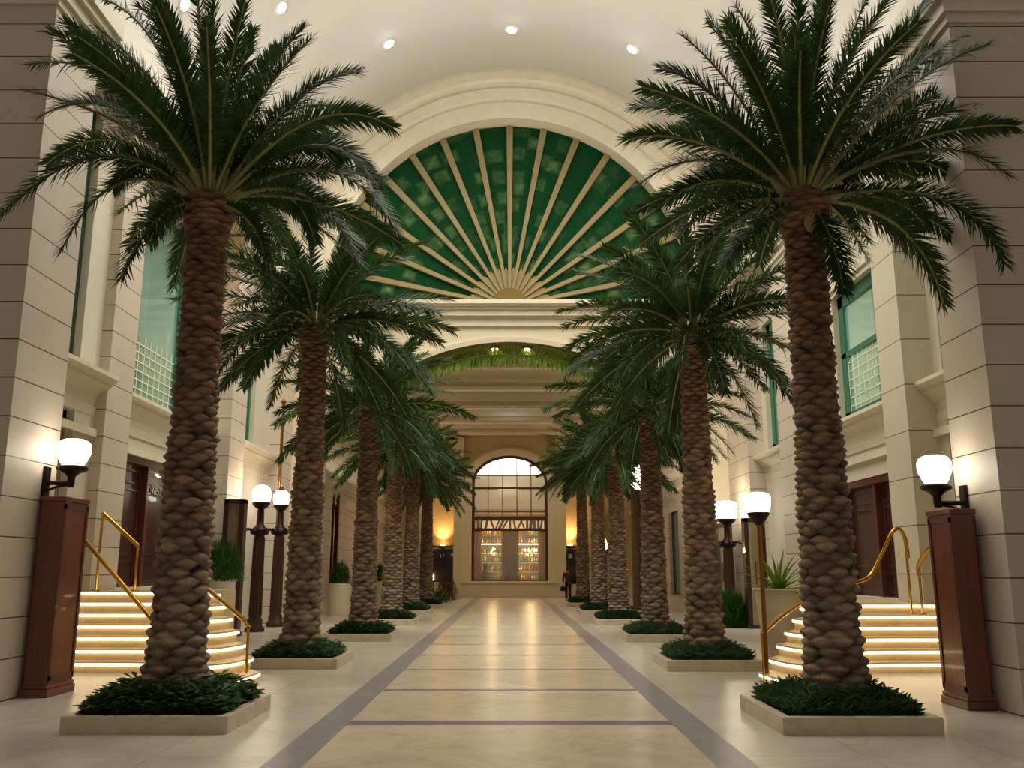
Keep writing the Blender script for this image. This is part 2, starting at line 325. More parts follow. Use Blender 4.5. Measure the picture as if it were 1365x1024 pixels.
# pier capitals
def capital(sg,X,y0,y1,z,name):
    mb=MB()
    for (d,z0,z1) in [(.04,z,z+.12),(.1,z+.12,z+.3),(.18,z+.3,z+.42),(.24,z+.42,z+.7)]:
        mb.box(sg*(X-d),sg*(X+2.5),y0-d,y1+d,z0,z1)
    struct(mb,name,M['trim'])
capital(-1,6.3,11.2,12.5,9.3,tn()); capital(1,5.7,10.5,11.55,8.55,tn())
for sg,segs in ((-1,LW),(1,RW)):
    for (a,b,X,k) in segs:
        if k!='w' and X>7 and b<=30: capital(sg,X,a,b,9.75,tn())
# baseboards of piers
for sg,segs,nm in ((-1,LW,'left'),(1,RW,'right')):
    mb=MB()
    for (a,b,X,k) in segs:
        if k!='w' and X>7: mb.box(sg*X,sg*(X-.08),a-.05,b+.05,0,.3); mb.box(sg*X,sg*(X-.05),a-.03,b+.03,.3,.38)
    struct(mb,'baseboard_'+nm,M['trim'])
# upper ledge with cove light tubes
for sg,nm in ((-1,'left'),(1,'right')):
    mb=MB(); mb.box(sg*7.05,sg*8.4,12.6 ,30,SP-.12,SP+.12); mb.box(sg*7.0,sg*7.12,12.6,30,SP-.2,SP+.3); struct(mb,tn(),M['trim'])
# ------------------------------------------------------------------ vault
RX,RZ=8.15,8.75
mb=MB(); n=64; vs=[];fs=[]
yy=[-4,6,14,22,30.2]
for Y in yy:
    for i in range(n+1):
        a=pi*i/n; vs.append((RX*cos(a),Y,SP+RZ*sin(a)))
for j in range(len(yy)-1):
    for i in range(n): fs.append((j*(n+1)+i,(j+1)*(n+1)+i,(j+1)*(n+1)+i+1,j*(n+1)+i+1))
mb.add(vs,fs,0,True); vt=struct(mb,'ceiling',M['vault'])
so=vt.modifiers.new('thick','SOLIDIFY'); so.thickness=.25; so.offset=1
# ------------------------------------------------------------------ arch wall
YA=30.0; YB=31.2
AX,AZ=6.4,6.85
mb=MB(); n=72
def ell(a,b,t): return (a*cos(t),SP+b*sin(t))
inn=[ell(AX,AZ,pi*i/n) for i in range(n+1)]; out=[ell(10.6,12,pi*i/n) for i in range(n+1)]
for yv in (YA,YB):
    vs=[(x,yv,z) for x,z in inn]+[(x,yv,z) for x,z in out]
    mb.add(vs,[((i,i+1,n+1+i+1,n+1+i) if yv==YA else (i+1,i,n+1+i,n+2+i)) for i in range(n)])
mb.add([(x,YA,z) for x,z in inn]+[(x,YB,z) for x,z in inn],[(i,n+1+i,n+2+i,i+1) for i in range(n)],0,True)
# lower with segmental arch
RA=7.27; CZ=2.0; HW=6.4
def arcz(x): return CZ+sqrt(RA*RA-x*x)
m2=48; xs_=[-HW+2*HW*i/m2 for i in range(m2+1)]
for yv in (YA,YB):
    vs=[(x,yv,arcz(x)) for x in xs_]+[(x,yv,SP) for x in xs_]
    mb.add(vs,[((i,i+1,m2+2+i,m2+1+i) if yv==YA else (i+1,i,m2+1+i,m2+2+i)) for i in range(m2)])
for sg in (-1,1): mb.box(sg*HW,sg*10.6,YA,YB,0,SP)
mb.box(-HW,HW,YA+.02,YB-.02,SP-.02,SP+.0)
struct(mb,'wall_back_arch',M['archw'])
# arch intrados lining: green leaf mosaic
mb=MB()
vs=[(x,yv,arcz(x)-.01) for yv in (YA+.05,YB-.0) for x in xs_]
mb.add(vs,[(i,i+1,m2+2+i,m2+1+i) for i in range(m2)],0,True)
struct(mb,tn(),M['leafpaint'])
# archivolt mouldings: sweep along the ellipse
prof=[(0.0,0),(0.0,.30),(.55,.34),(.6,.26),(.66,.26),(.72,.36),(1.05,.40),(1.1,.3),(1.3,.34),(1.34,.5),(1.62,.52),(1.85,.5),(1.86,0)]
mb=MB(); k=len(prof); vs=[];fs=[]
for i in range(n+1):
    t=pi*i/n
    for (d,o) in prof: x,z=ell(AX+d,AZ+d*1.08,t); vs.append((x,YA-o,z))
for i in range(n):
    for j in range(k-1): fs.append((i*k+j,i*k+j+1,(i+1)*k+j+1,(i+1)*k+j))
mb.add(vs,fs,0,False); struct(mb,tn(),M['trim'])
# cornice below the fan
mb=MB()
for (d,z0,z1) in [(.55,SP-.14,SP+.0),(.5,SP-.2,SP-.14),(.38,SP-.3,SP-.2),(.3,SP-.5,SP-.3),(.2,SP-.56,SP-.5),(.12,SP-.82,SP-.56)]:
    mb.box(-7.1,7.1,YA-d,YA+.02,z0,z1)
struct(mb,tn(),M['trim'])
# segmental arch edge moulding
mb=MB(); vs=[];fs=[]
pr=[(0,0),(0,.08),(.16,.1),(.18,0)]
for x in xs_:
    nx,nz=x/RA,(arcz(x)-CZ)/RA
    for d,o in pr: vs.append((x+nx*d,YA-o,arcz(x)+nz*d))
for i in range(m2):
    for j in range(3): fs.append((i*4+j,i*4+j+1,i*4+5+j,i*4+4+j))
mb.add(vs,fs); struct(mb,tn(),M['trim'])
# fan window
mb=MB(); YF=YA+.35
vs=[(0,YF,SP)]+[(x,YF,z) for x,z in inn]
mb.add(vs,[(0,i+1,i+2) for i in range(n)]); fw=mb.build('window_1',[M['fan']]); tag(fw,kind='structure')
for i in range(17):
    t=pi*i/16; t=max(.02,min(pi-.02,t))
    x1,z1=AX*.995*cos(t),AZ*.995*sin(t); x0,z0=.35*cos(t),.35*sin(t)
    l=sqrt(x1*x1+z1*z1); nx,nz=-sin(t),cos(t); w0,w1=.045,.115
    mb=MB()
    P=[(x0+nx*w0,z0+nz*w0),(x1+nx*w1,z1+nz*w1),(x1-nx*w1,z1-nz*w1),(x0-nx*w0,z0-nz*w0)]
    vs=[(p[0],YF-.12,SP+p[1]) for p in P]+[(p[0],YF+.0,SP+p[1]) for p in P]
    mb.add(vs,[(0,1,2,3),(0,4,5,1),(2,6,7,3),(1,5,6,2),(3,7,4,0)])
    mb.build('rib',M['rib'],fw)
mb=MB()
for (r,d) in [(.62,.22),(.5,.26)]:
    vs=[(0,YF-d,SP)]+[(r*cos(pi*i/20),YF-d,SP+r*sin(pi*i/20)) for i in range(21)]+[(r*cos(pi*i/20),YF,SP+r*sin(pi*i/20)) for i in range(21)]
    mb.add(vs,[(0,i+1,i+2) for i in range(20)]+[(i+1,i+22,i+23,i+2) for i in range(20)])
mb.build('hub',M['hub'],fw)
mb=MB()  # gold petal ring
for i in range(16):
    t=pi*(i+.5)/16; 
    P=[(.6,t-.03),(.6,t+.03),(1.25,t+.07),(1.45,t),(1.25,t-.07)]
    vs=[(r*cos(a),YF-.06,SP+r*sin(a)) for r,a in P]+[(r*cos(a),YF,SP+r*sin(a)) for r,a in P]
    mb.add(vs,[(0,1,2,3,4)]+[(j,j+5,(j+1)%5+5,(j+1)%5) for j in range(5)])
mb.build('petal_ring',M['rib'],fw)
# palm garland under the arch
def leaflet_fan(mb, pts, normals, length, n_per, sp=.5, mi=0):
    pass
gm=MB(); pts=[]
for i in range(81):
    x=-5.9+11.8*i/80; pts.append(Vector((x,YA+.45,arcz(x)-.32)))
gm.tube(pts,.035,6,1)
for i in range(1,80):
    for rep in range(14):
        p=pts[i].lerp(pts[i+1],R.random())if i<80 else pts[i]
        T=(pts[min(80,i+1)]-pts[i-1]).normalized(); up=R.random()<.42
        sgn=1 if p.x>0 else -1
        d=(T*sgn*R.uniform(-.15,.5)+Vector((0,R.uniform(-.5,.5),(.75 if up else -1)*R.uniform(.7,1)))).normalized()
        L=R.uniform(.38,.56)*(.65 if up else 1); w=T*.022
        q=p+d*L
        gm.add([p-w,p+w,p+d*L*.5+w*1.2,q,p+d*L*.5-w*1.2],[(0,1,2,4),(4,2,3)],0)
g=gm.build('palm_garland',[M['fringe'],M['rach']]); tag(g,'long arching green palm garland hung across the segmental arch below the fan window','garland')
# ------------------------------------------------------------------ far section
mb=MB(); mb.box(-10.6,10.6,31.2,62,10.3,10.5)
zf=[(36.5,10.0),(40.5,9.85),(44.5,9.7),(48.5,9.6),(52,9.5)]
for i,(Y,z) in enumerate(zf):
    mb.box(-7.5,7.5,Y,Y+1.2,z,10.3,0); mb.box(-7.5,7.5,Y-.15,Y+1.35,z+.22,10.3,1); mb.box(-7.5,7.5,Y+.35,Y+.85,z-.06,z,1)
struct(mb,'ceiling_far',[M['tanc'],M['trim']])
YW=54.4; WH=2.27; WS=6.75; WBz=1.65; ZL=.95
mb=MB(); n=40
mb.box(-10.6,-WH,YW,YW+.5,0,WS); mb.box(WH,10.6,YW,YW+.5,0,WS); mb.box(-WH,WH,YW,YW+.5,0,ZL-.02)
def we(a,b,t): return (a*cos(t),WS+b*sin(t))
for yv in (YW,YW+.5):
    vs=[(we(WH,WBz,pi*i/n)[0],yv,we(WH,WBz,pi*i/n)[1]) for i in range(n+1)]+[(10.6 if i<n/2-6 else (-10.6 if i>n/2+6 else we(WH,WBz,pi*i/n)[0]),yv,10.3) for i in range(n+1)]
    mb.add(vs,[(i,n+1+i,n+2+i,i+1) for i in range(n)])
mb.box(-10.6,-WH-.2,YW+.01,YW+.49,WS-.01,10.3); mb.box(WH+.2,10.6,YW+.01,YW+.49,WS-.01,10.3)
vs=[(we(WH,WBz,pi*i/n)[0],yv,we(WH,WBz,pi*i/n)[1]) for yv in (YW,YW+.5) for i in range(n+1)]
mb.add(vs,[(i,n+1+i,n+2+i,i+1) for i in range(n)])
struct(mb,'wall_back',M['tan'])
mb=MB(); vs=[];fs=[]
pr=[(0,-.02),(0,.22),(.42,.25),(.46,.12),(.55,.12),(.55,-.02)]
for i in range(n+1):
    t=pi*i/n
    for d,o in pr: x,z=we(WH+d,WBz+d,t); vs.append((x,YW-o,z))
for i in range(n):
    for j in range(5): fs.append((i*6+j,i*6+j+1,i*6+7+j,i*6+6+j))
mb.add(vs,fs)
for sg in (-1,1):
    mb.box(sg*WH,sg*(WH+.55),YW-.22,YW,0,WS); mb.box(sg*(WH+.5),sg*(WH+1.05),YW-.6,YW,0,WS+3.5)
    mb.box(sg*5.2,sg*5.6,YW-.5,YW,0,10.3)
    mb.box(sg*(WH+.45),sg*(WH+1.1),YW-.66,YW,0,1.0)
struct(mb,tn(),M['pil'])
mb=MB(); mb.box(-WH-.5,WH+.5,YW-.7,YW+.1,0,ZL-.12); mb.box(-WH-.55,WH+.55,YW-.78,YW+.1,ZL-.12,ZL); struct(mb,tn(),M['pil'])
mb=MB(); mb.box(-7.5,7.5,YW-.3,YW,9.6,10.3); struct(mb,tn(),M['tanc'])
mb=MB();
for sg in (-1,1): mb.box(sg*3.4,sg*7.4,YW-.12,YW,0,1.1); mb.box(sg*3.4,sg*7.4,YW-.16,YW,1.1,1.2)
struct(mb,'baseboard_back',M['pil'])
# entrance window in the back wall
mb=MB(); yv=YW+.12
vs=[];fs=[];pr=[(0,0),(0,-.16),(-.16,-.16),(-.16,0)]
for i in range(n+1):
    t=pi*i/n
    for d,o in pr: x,z=we(WH+d,WBz+d,t); vs.append((x,yv+o,z))
for i in range(n):
    for j in range(4): fs.append((i*4+j,i*4+(j+1)%4,i*4+4+(j+1)%4,i*4+4+j))
mb.add(vs,fs)
for sg in (-1,1): mb.box(sg*WH,sg*(WH-.16),yv-.16,yv,ZL,WS)
zz=[(zof(634,YW),.05),(zof(651,YW),.10),(zof(682,YW),.05),(zof(691,YW),.14),(zof(706.5,YW),.12)]
for z,w in zz: mb.box(-WH,WH,yv-.14,yv,z-w/2*1.3,z+w/2*1.3)
for u in (650.7,670,689,708):
    x=xof(u,YW,6); zt=WS+WBz*sqrt(max(0,1-(x/WH)**2)); mb.box(x-.025,x+.025,yv-.1,yv,zz[3][0],zt)
mb.box(-WH,WH,yv-.2,yv,ZL,ZL+.08)
wf=mb.build('window_2',M['brownf']); tag(wf,kind='structure')
mb=MB(); mb.box(-WH,WH,yv-.07,yv-.05,ZL,WS); 
vs=[(0,yv-.06,WS)]+[(we(WH-.1,WBz-.1,pi*i/n)[0],yv-.06,we(WH-.1,WBz-.1,pi*i/n)[1]) for i in range(n+1)]
mb.add(vs,[(0,i+1,i+2) for i in range(n)]); mb.build('pane',M['clear'],wf)
mb=MB()
for x in (xof(636,YW),xof(672,YW),xof(690,YW),xof(724,YW)): mb.box(x-.05,x+.05,yv-.02,yv+.06,ZL,zz[4][0])
mb.build('door_post',M['brassd'],wf)
# shop room behind
mb=MB()
mb.box(-5,5,59.8,60,0,10.3,0); mb.box(-5,-4.8,YW+.5,60,0,10.3,0); mb.box(4.8,5,YW+.5,60,0,10.3,0)
mb.box(-5,5,YW+1.2,60,5.0,5.25,1); mb.box(-5,5,59.7,59.8,5.25,10.3,2); mb.box(-5,5,YW+.5,60,10.2,10.3,2)
struct(mb,'wall_shop',[M['shopw'],M['tanc'],M['archw']])
t=thing('ceiling_light_panel','bright white luminous panel seen through the top of the arched window','ceiling light',(0,59.5,7.75))
MB().box(-3.2,3.2,0,.1,0,1.6).build('diffuser',M['lumi'],t)
MB().box(-.75,.55,-.35,-.1,-1.0,-.9).build('lamp_bar',M['lumi'],t)
mb=MB(); mb.box(-.35,.36,56.0,56.3,.0,3.75); so=mb.build('partition_screen',M['dbrown']); tag(so,'plain dark bronze panel standing between the two lit shelf units in the shop','panel')
def shelf_unit(x0,x1,lab):
    t=thing('display_shelf',lab,'shelf',((x0+x1)/2,57,0))
    w=(x1-x0)/2
    mb=MB(); mb.box(-w,w,.45,.5,0,4.4); mb.build('back_panel',M['mirror'],t)
    mb=MB(); mb.box(-w,-w+.06,0,.5,0,4.4); mb.box(w-.06,w,0,.5,0,4.4); mb.box(-w,w,0,.5,4.36,4.42); mb.build('frame',M['brassd'],t)
    zs=[.95,1.5,2.05,2.6,3.15,3.75]
    for z in zs:
        mb=MB(); mb.box(-w+.06,w-.06,0,.45,z-.03,z); mb.build('shelf_board',M['shelf'],t)
    mb=MB(); mb.box(-w+.06,w-.06,.0,.03,3.15,3.2); mb.build('lit_edge',M['cove'],t)
    return zs
bp=[MB().lathe([(.05,0),(.055,.02),(.055,.2),(.02,.27),(.02,.36),(.028,.37),(.028,.4)],10),MB().lathe([(.07,0),(.08,.1),(.05,.2),(.015,.24),(.03,.3),(.0,.34)],10),MB().lathe([(.06,0),(.06,.28),(.03,.3),(.03,.36)],8)]
bm=[M['amber'],M['gold'],M['silver'],M['teal']]
bmesh_=[[b.mesh('bottle',m_) for m_ in bm] for b in bp]
kinds=['tall amber','gold','silver','teal']; rows=['lowest','second lowest','third','fourth','fifth','top']
for nm,(x0,x1) in (('left',(-1.85,-.45)),('right',(.45,1.85))):
    zs=shelf_unit(x0,x1,'brass-framed shelf unit of glittering bottles on the %s of the shop window'%nm)
    for ri,z in enumerate(zs):
        for k in range(8):
            q=R.choice([0,0,1,1,2,2,3])
            o=inst(bmesh_[R.randrange(3)][q],'bottle',None,(x0+.14+(x1-x0-.28)*k/7,57.12+R.uniform(0,.1),z),R.random()*6)
            o.scale=(1.15,)*3
            tag(o,'small glittering bottle on the %s shelf of the %s shelf unit in the shop'%(rows[ri],nm),'bottle','bottles on the %s shelf of the %s shop unit'%(rows[ri],nm))
# shop sign band (slanted dark strokes on lit panel)
t=thing('shop_sign','lit cream sign band with slanted dark strokes above the shop doors','sign',(0,YW+.6,0))
za,zb=zz[4][0]+.1,zz[3][0]-.12
mb=MB(); mb.box(-WH+.2,WH-.2,.0,.05,za,zb); mb.build('sign_panel',mat('lit_sign_panel',S('e8c070'),.5,emit=(1,.68,.3,1),es=.55),t)
mb=MB()
for u,sl,w in [(630,0,.12),(637,.0,.10),(641,.02,.06),(648,.05,.08),(656,-.08,.06),(663,.1,.05),(668,.12,.09),(673,.14,.07),(680,0,.06),(686,-.05,.06),(693,.12,.06),(697,-.1,.05),(703,0,.07),(708,.03,.1),(713,.0,.08),(718,0,.07),(722,.05,.06)]:
    x=xof(u,YW,4)
    mb.add([(x-w-sl,-.02,za),(x+w-sl,-.02,za),(x+w+sl,-.02,zb),(x-w+sl,-.02,zb)]+[(x-w-sl,0,za),(x+w-sl,0,za),(x+w+sl,0,zb),(x-w+sl,0,zb)],[(0,1,2,3),(0,4,5,1),(1,5,6,2),(2,6,7,3),(3,7,4,0)])
mb.build('sign_strokes',M['black'],t)
def chandelier(x,y,z,n,r,lab,top=5.0):
    t=thing('chandelier',lab,'chandelier',(x,y,z))
    MB().tube([(0,0,0),(0,0,top-z)],.015,6).build('hanging_rod',M['brassd'],t)
    mb=MB(); mb.lathe([(.03,-.25),(.08,-.15),(.05,0),(.02,.2)],10)
    for i in range(n):
        a=2*pi*i/n; mb.tube([(0,0,-.15),(r*.5*cos(a),r*.5*sin(a),-.22),(r*cos(a),r*sin(a),-.05)],.012,5)
    mb.build('arms',M['brass'],t)
    l=bpy.data.lights.new('chandelier_light','POINT'); l.energy=60; l.color=(1,.66,.3); l.shadow_soft_size=.15
    lo=bpy.data.objects.new('chandelier_light',l); COL.objects.link(lo); lo.parent=t; lo.location=(0,-.1,-.1)
    for i in range(n):
        a=2*pi*i/n; MB().lathe([(0.01,-.06),(.06,0),(.05,.07),(.01,.12)],8,(r*cos(a),r*sin(a),0)).build('bulb',M['warm'],t)
chandelier(1.25,55.7,2.75,7,.36,'bright chandelier of glowing bulbs on the right inside the shop window')
chandelier(-1.05,55.9,2.85,1,.02,'single small glowing pendant bulb on the left inside the shop window')
# mannequin silhouette left in the shop
mb=MB(); mb.lathe([(.2,0),(.12,.1),(.16,.5),(.24,1.0),(.2,1.25),(.07,1.4),(.12,1.5),(.1,1.7),(.02,1.78)],12,sy=.6); o=mb.build('display_figure',M['black'],None,(-1.5,55.9,ZL-.7)); tag(o,'dark upright display figure behind the left pane of the shop window','mannequin')
# shop plinth under figure
# ------------------------------------------------------------------ wall sconces & panels on the back wall
def back_group(u,sg,nm):
    x=xof(u,YW)
    z0,z1=zof(776,YW),zof(733,YW)
    t=thing('wall_panel','dark wood display panel with %s on the %s of the back wall'%('a white monogram on its black screen' if sg<0 else 'a small square white card',nm),'panel',(x,YW-.1,z0))
    h=z1-z0; w=.62
    MB().box(-w,w,-.06,.09,0,h).build('board',M['darkw'],t,bevel=.01)
    MB().box(-.22 if sg<0 else -.3,.26,-.09,-.06,h*.45,h-.1).build('screen',M['black'],t)
    mb=MB()
    if sg<0:
        zc=h-.35
        mb.box(-.14,-.10,-.1,-.09,zc-.09,zc+.09); mb.box(-.17,-.07,-.1,-.09,zc-.1,zc-.08); mb.box(-.17,-.10,-.1,-.09,zc+.07,zc+.09)
        mb.box(.0,.03,-.1,-.09,zc-.09,zc+.09); mb.box(.0,.12,-.1,-.09,zc+.06,zc+.09); mb.box(.0,.09,-.1,-.09,zc-.02,zc+.01)
    else:
        zc=h-.38; mb.box(-.1,.12,-.1,-.09,zc-.11,zc+.11)
    mb.build('white_marking',M['paper'],t)
    if sg>0:
        mb=MB(); mb.box(-.06,-.02,-.105,-.1,zc-.06,zc+.07); mb.box(.02,.07,-.105,-.1,zc-.06,zc+.07); mb.build('card_print',M['black'],t)
    zs=zof(730,YW)
    t=thing('uplight_sconce','curved bronze wing uplight glowing on the tan wall, %s of the shop window'%nm,'wall light',(x,YW-.3,zs))
    mb=MB(); pts=[(.78*i/10,-.02,(.16*(abs(i)/10)**2-.03*(abs(i)>8))) for i in range(-10,11)]; mb.tube(pts,.035,8)
    mb.box(-.12,.12,0,.3,-.06,.02); mb.build('wing',M['iron'],t)
    MB().lathe([(.04,-.06),(.26,.06),(.28,.1),(.24,.1),(.02,.0)],16,sy=.7).build('bowl',M['brassd'],t)
    MB().lathe([(.01,.02),(.14,.06),(.14,.12),(.01,.16)],12,sy=.7).build('bulb',M['warm'],t)
    l=bpy.data.lights.new('sconce_lamp','SPOT'); l.energy=330; l.color=(1,.6,.24); l.spot_size=1.9; l.spot_blend=1; l.shadow_soft_size=.12
    lo=bpy.data.objects.new('sconce_lamp',l); COL.objects.link(lo); lo.parent=t; lo.location=(0,-.1,.2); lo.rotation_euler=(pi-.12,0,0)
back_group(590,-1,'left'); back_group(760,1,'right')
# small candle lanterns beside panels
for u,sg in ((578,'left'),(771,'right')):
    x=xof(u,YW-1.4); t=thing('candle_lantern','small glass candle lantern glowing by the %s panel of the back wall'%sg,'lantern',(x,YW-1.4,0))
    MB().lathe([(.22,0),(.22,.04),(.05,.08),(.04,.9),(.12,.95),(.12,1.0)],12).build('stand',M['iron'],t)
    MB().lathe([(.11,1.0),(.12,1.5),(.1,1.55)],12).build('glass_cylinder',M['clear'],t)
    MB().lathe([(.04,1.0),(.04,1.3),(.03,1.34),(.01,1.4)],8).build('candle',M['sign'],t)
# torch
x=xof(808,40); t=thing('torch','slim dark torch with a small flickering flame between the rightmost far palms','torch',(xof(807.5,36.5,2),36.5,0))
MB().lathe([(.14,0),(.14,.03),(.03,.06),(.025,2.1),(.07,2.2),(.1,2.4),(.08,2.42)],10).build('pole',M['iron'],t)
MB().lathe([(.03,2.4),(.09,2.5),(.06,2.62),(.01,2.8)],8).build('flame',M['warm'],t)
# ------------------------------------------------------------------ windows
wi=[2]
def sidewin(sg,X,y0,y1,z0,z1,fm_,rail=None,lattice=False,glassm='glass',curt=False,fw_=.13):
    wi[0]+=1
    a,b=sg*(X+.14),sg*(X+.26)
    mb=MB(); mb.box(a,b,y0,y0+fw_,z0,z1); mb.box(a,b,y1-fw_,y1,z0,z1); mb.box(a,b,y0,y1,z0,z0+fw_); mb.box(a,b,y0,y1,z1-fw_,z1)
    if rail: mb.box(a,b,y0,y1,rail-.06,rail+.06)
    w=mb.build('window_%d'%wi[0],fm_); tag(w,kind='structure')
    MB().box(sg*(X+.19),sg*(X+.2),y0+fw_,y1-fw_,z0+fw_,z1-fw_).build('pane',M[glassm],w)
    if lattice:
        mb=MB(); zt=rail or z0+1.6
        k=int((zt-z0)/.22)
        for i in range(1,k+1): mb.box(sg*(X+.17),sg*(X+.185),y0+fw_,y1-fw_,z0+i*(zt-z0)/(k+1)-.012,z0+i*(zt-z0)/(k+1)+.012)
        yk=int((y1-y0)/.3)
        for i in range(1,yk): mb.box(sg*(X+.17),sg*(X+.185),y0+i*(y1-y0)/yk-.01,y0+i*(y1-y0)/yk+.01,z0,zt)
        mb.build('lattice',M['paper'],w)
    if curt:
        mb=MB(); nn=60; vs=[];fs=[]
        ya,yb=y0+.15,y0+(y1-y0)*.62
        for i in range(nn+1):
            yv=ya+(yb-ya)*i/nn; dx=.06*sin(i*1.1)
            vs+= [(sg*(X+.5)+dx,yv,z0+.05),(sg*(X+.5)+dx,yv,z1-.1)]
        fs=[(2*i,2*i+2,2*i+3,2*i+1) for i in range(nn)]
        mb.add(vs,fs,0,True); c=mb.build('curtain',M['curtain']); tag(c,'sheer white curtain hanging behind the tall green window on the %s wall'%('left' if sg<0 else 'right'),'curtain')
        s_=c.modifiers.new('s','SOLIDIFY'); s_.thickness=.01
    return w
sidewin(-1,7.65,13.2,15.6,5.1,10.2,M['gdark'])
sidewin(-1,7.65,13.3,15.6,1.5,4.35,M['mauve'])
sidewin(-1,8.0,18.0,21.5,5.1,9.8,M['gframe'],None,True,curt=True)
sidewin(-1,7.65,25.0,26.6,5.1,9.2,M['gframe'])
sidewin(1,7.85,13.0,15.95,5.0,10.0,M['mauve'],fw_=.2)
sidewin(1,7.85,14.0,15.95,1.0,4.3,M['mauve'])
sidewin(1,8.0,18.2,21.5,5.0,8.2,M['gframe'],6.7,True,curt=True,fw_=.3)
sidewin(1,7.8,24.8,26.95,5.0,9.0,M['gframe'],fw_=.3)
sidewin(1,7.4,40.0,42.4,.5,4.6,M['brownf'])
# ------------------------------------------------------------------ doors
di=[0]
def door(sg,X,y0,y1,z0,z1,plate=False):
    di[0]+=1
    a=sg*(X+.1); 
    mb=MB(); w=.16
    mb.box(sg*(X+.02),sg*(X+.34),y0,y0+w,z0,z1); mb.box(sg*(X+.02),sg*(X+.34),y1-w,y1,z0,z1); mb.box(sg*(X+.02),sg*(X+.34),y0,y1,z1-w,z1)
    mid=(y0+y1)/2
    mb.box(sg*(X+.05),sg*(X+.3),mid-.07,mid+.07,z0,z1)
    d=mb.build('door_%d'%di[0],M['doorf'],bevel=.01); tag(d,kind='structure')
    for (a0,a1) in ((y0+w,mid-.07),(mid+.07,y1-w)):
        mb=MB(); mb.box(sg*(X+.2),sg*(X+.26),a0,a1,z0,z1-w)
        hh=z1-w-z0
        for (f0,f1) in ((.04,.22),(.26,.8),(.84,.96)):
            q=sg*(X+.2); bz=.05
            mb.box(q,q-sg*.03,a0+.12,a1-.12,z0+hh*f0,z0+hh*f0+bz); mb.box(q,q-sg*.03,a0+.12,a1-.12,z0+hh*f1-bz,z0+hh*f1)
            mb.box(q,q-sg*.03,a0+.12,a0+.12+bz,z0+hh*f0,z0+hh*f1); mb.box(q,q-sg*.03,a1-.12-bz,a1-.12,z0+hh*f0,z0+hh*f1)
        lf=mb.build('door_leaf',M['doorl'],d,bevel=.006)
    MB().tube([(sg*(X+.12),mid+.2,z0+.9),(sg*(X+.12),mid+.2,z0+1.35)],.02,8).build('door_handle',M['brass'],lf)
    if plate:
        yv=mid+.75; zc=z1-.62
        mb=MB(); q=sg*(X+.17)
        mb.box(q,q+sg*.03,yv-.32,yv+.32,zc-.13,zc+.13); mb.build('number_plate',M['black'],d)
        mb=MB(); q2=q-sg*.01
        segs={'7':[(0,1,1,1),(1,1,.4,0)],'6':[(1,1,0,.5),(0,.5,0,0),(0,0,1,0),(1,0,1,.5),(1,.5,0,.5)],'5':[(1,1,0,1),(0,1,0,.55),(0,.55,1,.5),(1,.5,1,0),(1,0,0,0)]}
        for i,ch in enumerate('7657'):
            for (x0,z0_,x1,z1_) in segs[ch]:
                ya=yv-.27+i*.15; mb.tube([(q2,ya+x0*.1,zc-.08+z0_*.16),(q2,ya+x1*.1,zc-.08+z1_*.16)],.011,5)
        mb.build('plate_digits',M['paper'],d)
    return d
door(-1,8.0,17.9,22.3,1.24,4.0,True); door(1,8.0,18.0,22.0,1.02,3.62)
door(-1,7.3,37.2,39.0,0,5.0); door(1,7.4,36.0,37.4,0,4.9)
z0,z1=zof(400,21.9),zof(320,21.9)
t=thing('light_strip','tall amber lit strip beside the tall green window on the left wall','wall light',(-7.94,21.85,z0))
MB().box(-.03,.03,-.12,.12,0,z1-z0).build('diffuser',mat('amber_diffuser',S('ffb050'),.4,emit=(1,.5,.12,1),es=4),t)
MB().box(-.05,-.03,-.16,.16,-.05,z1-z0+.05).build('back_plate',M['iron'],t)
# tall brass pole
x=xof(389,28.9); t=thing('brass_pole','tall slender polished brass pole against the left wall just past the round-topped lamps','pole',(-6.95,27.2,0))
MB().lathe([(.12,0),(.12,.05),(.05,.1),(.045,6.6),(.09,6.65),(.02,6.75)],12).build('shaft',M['brassd'],t)
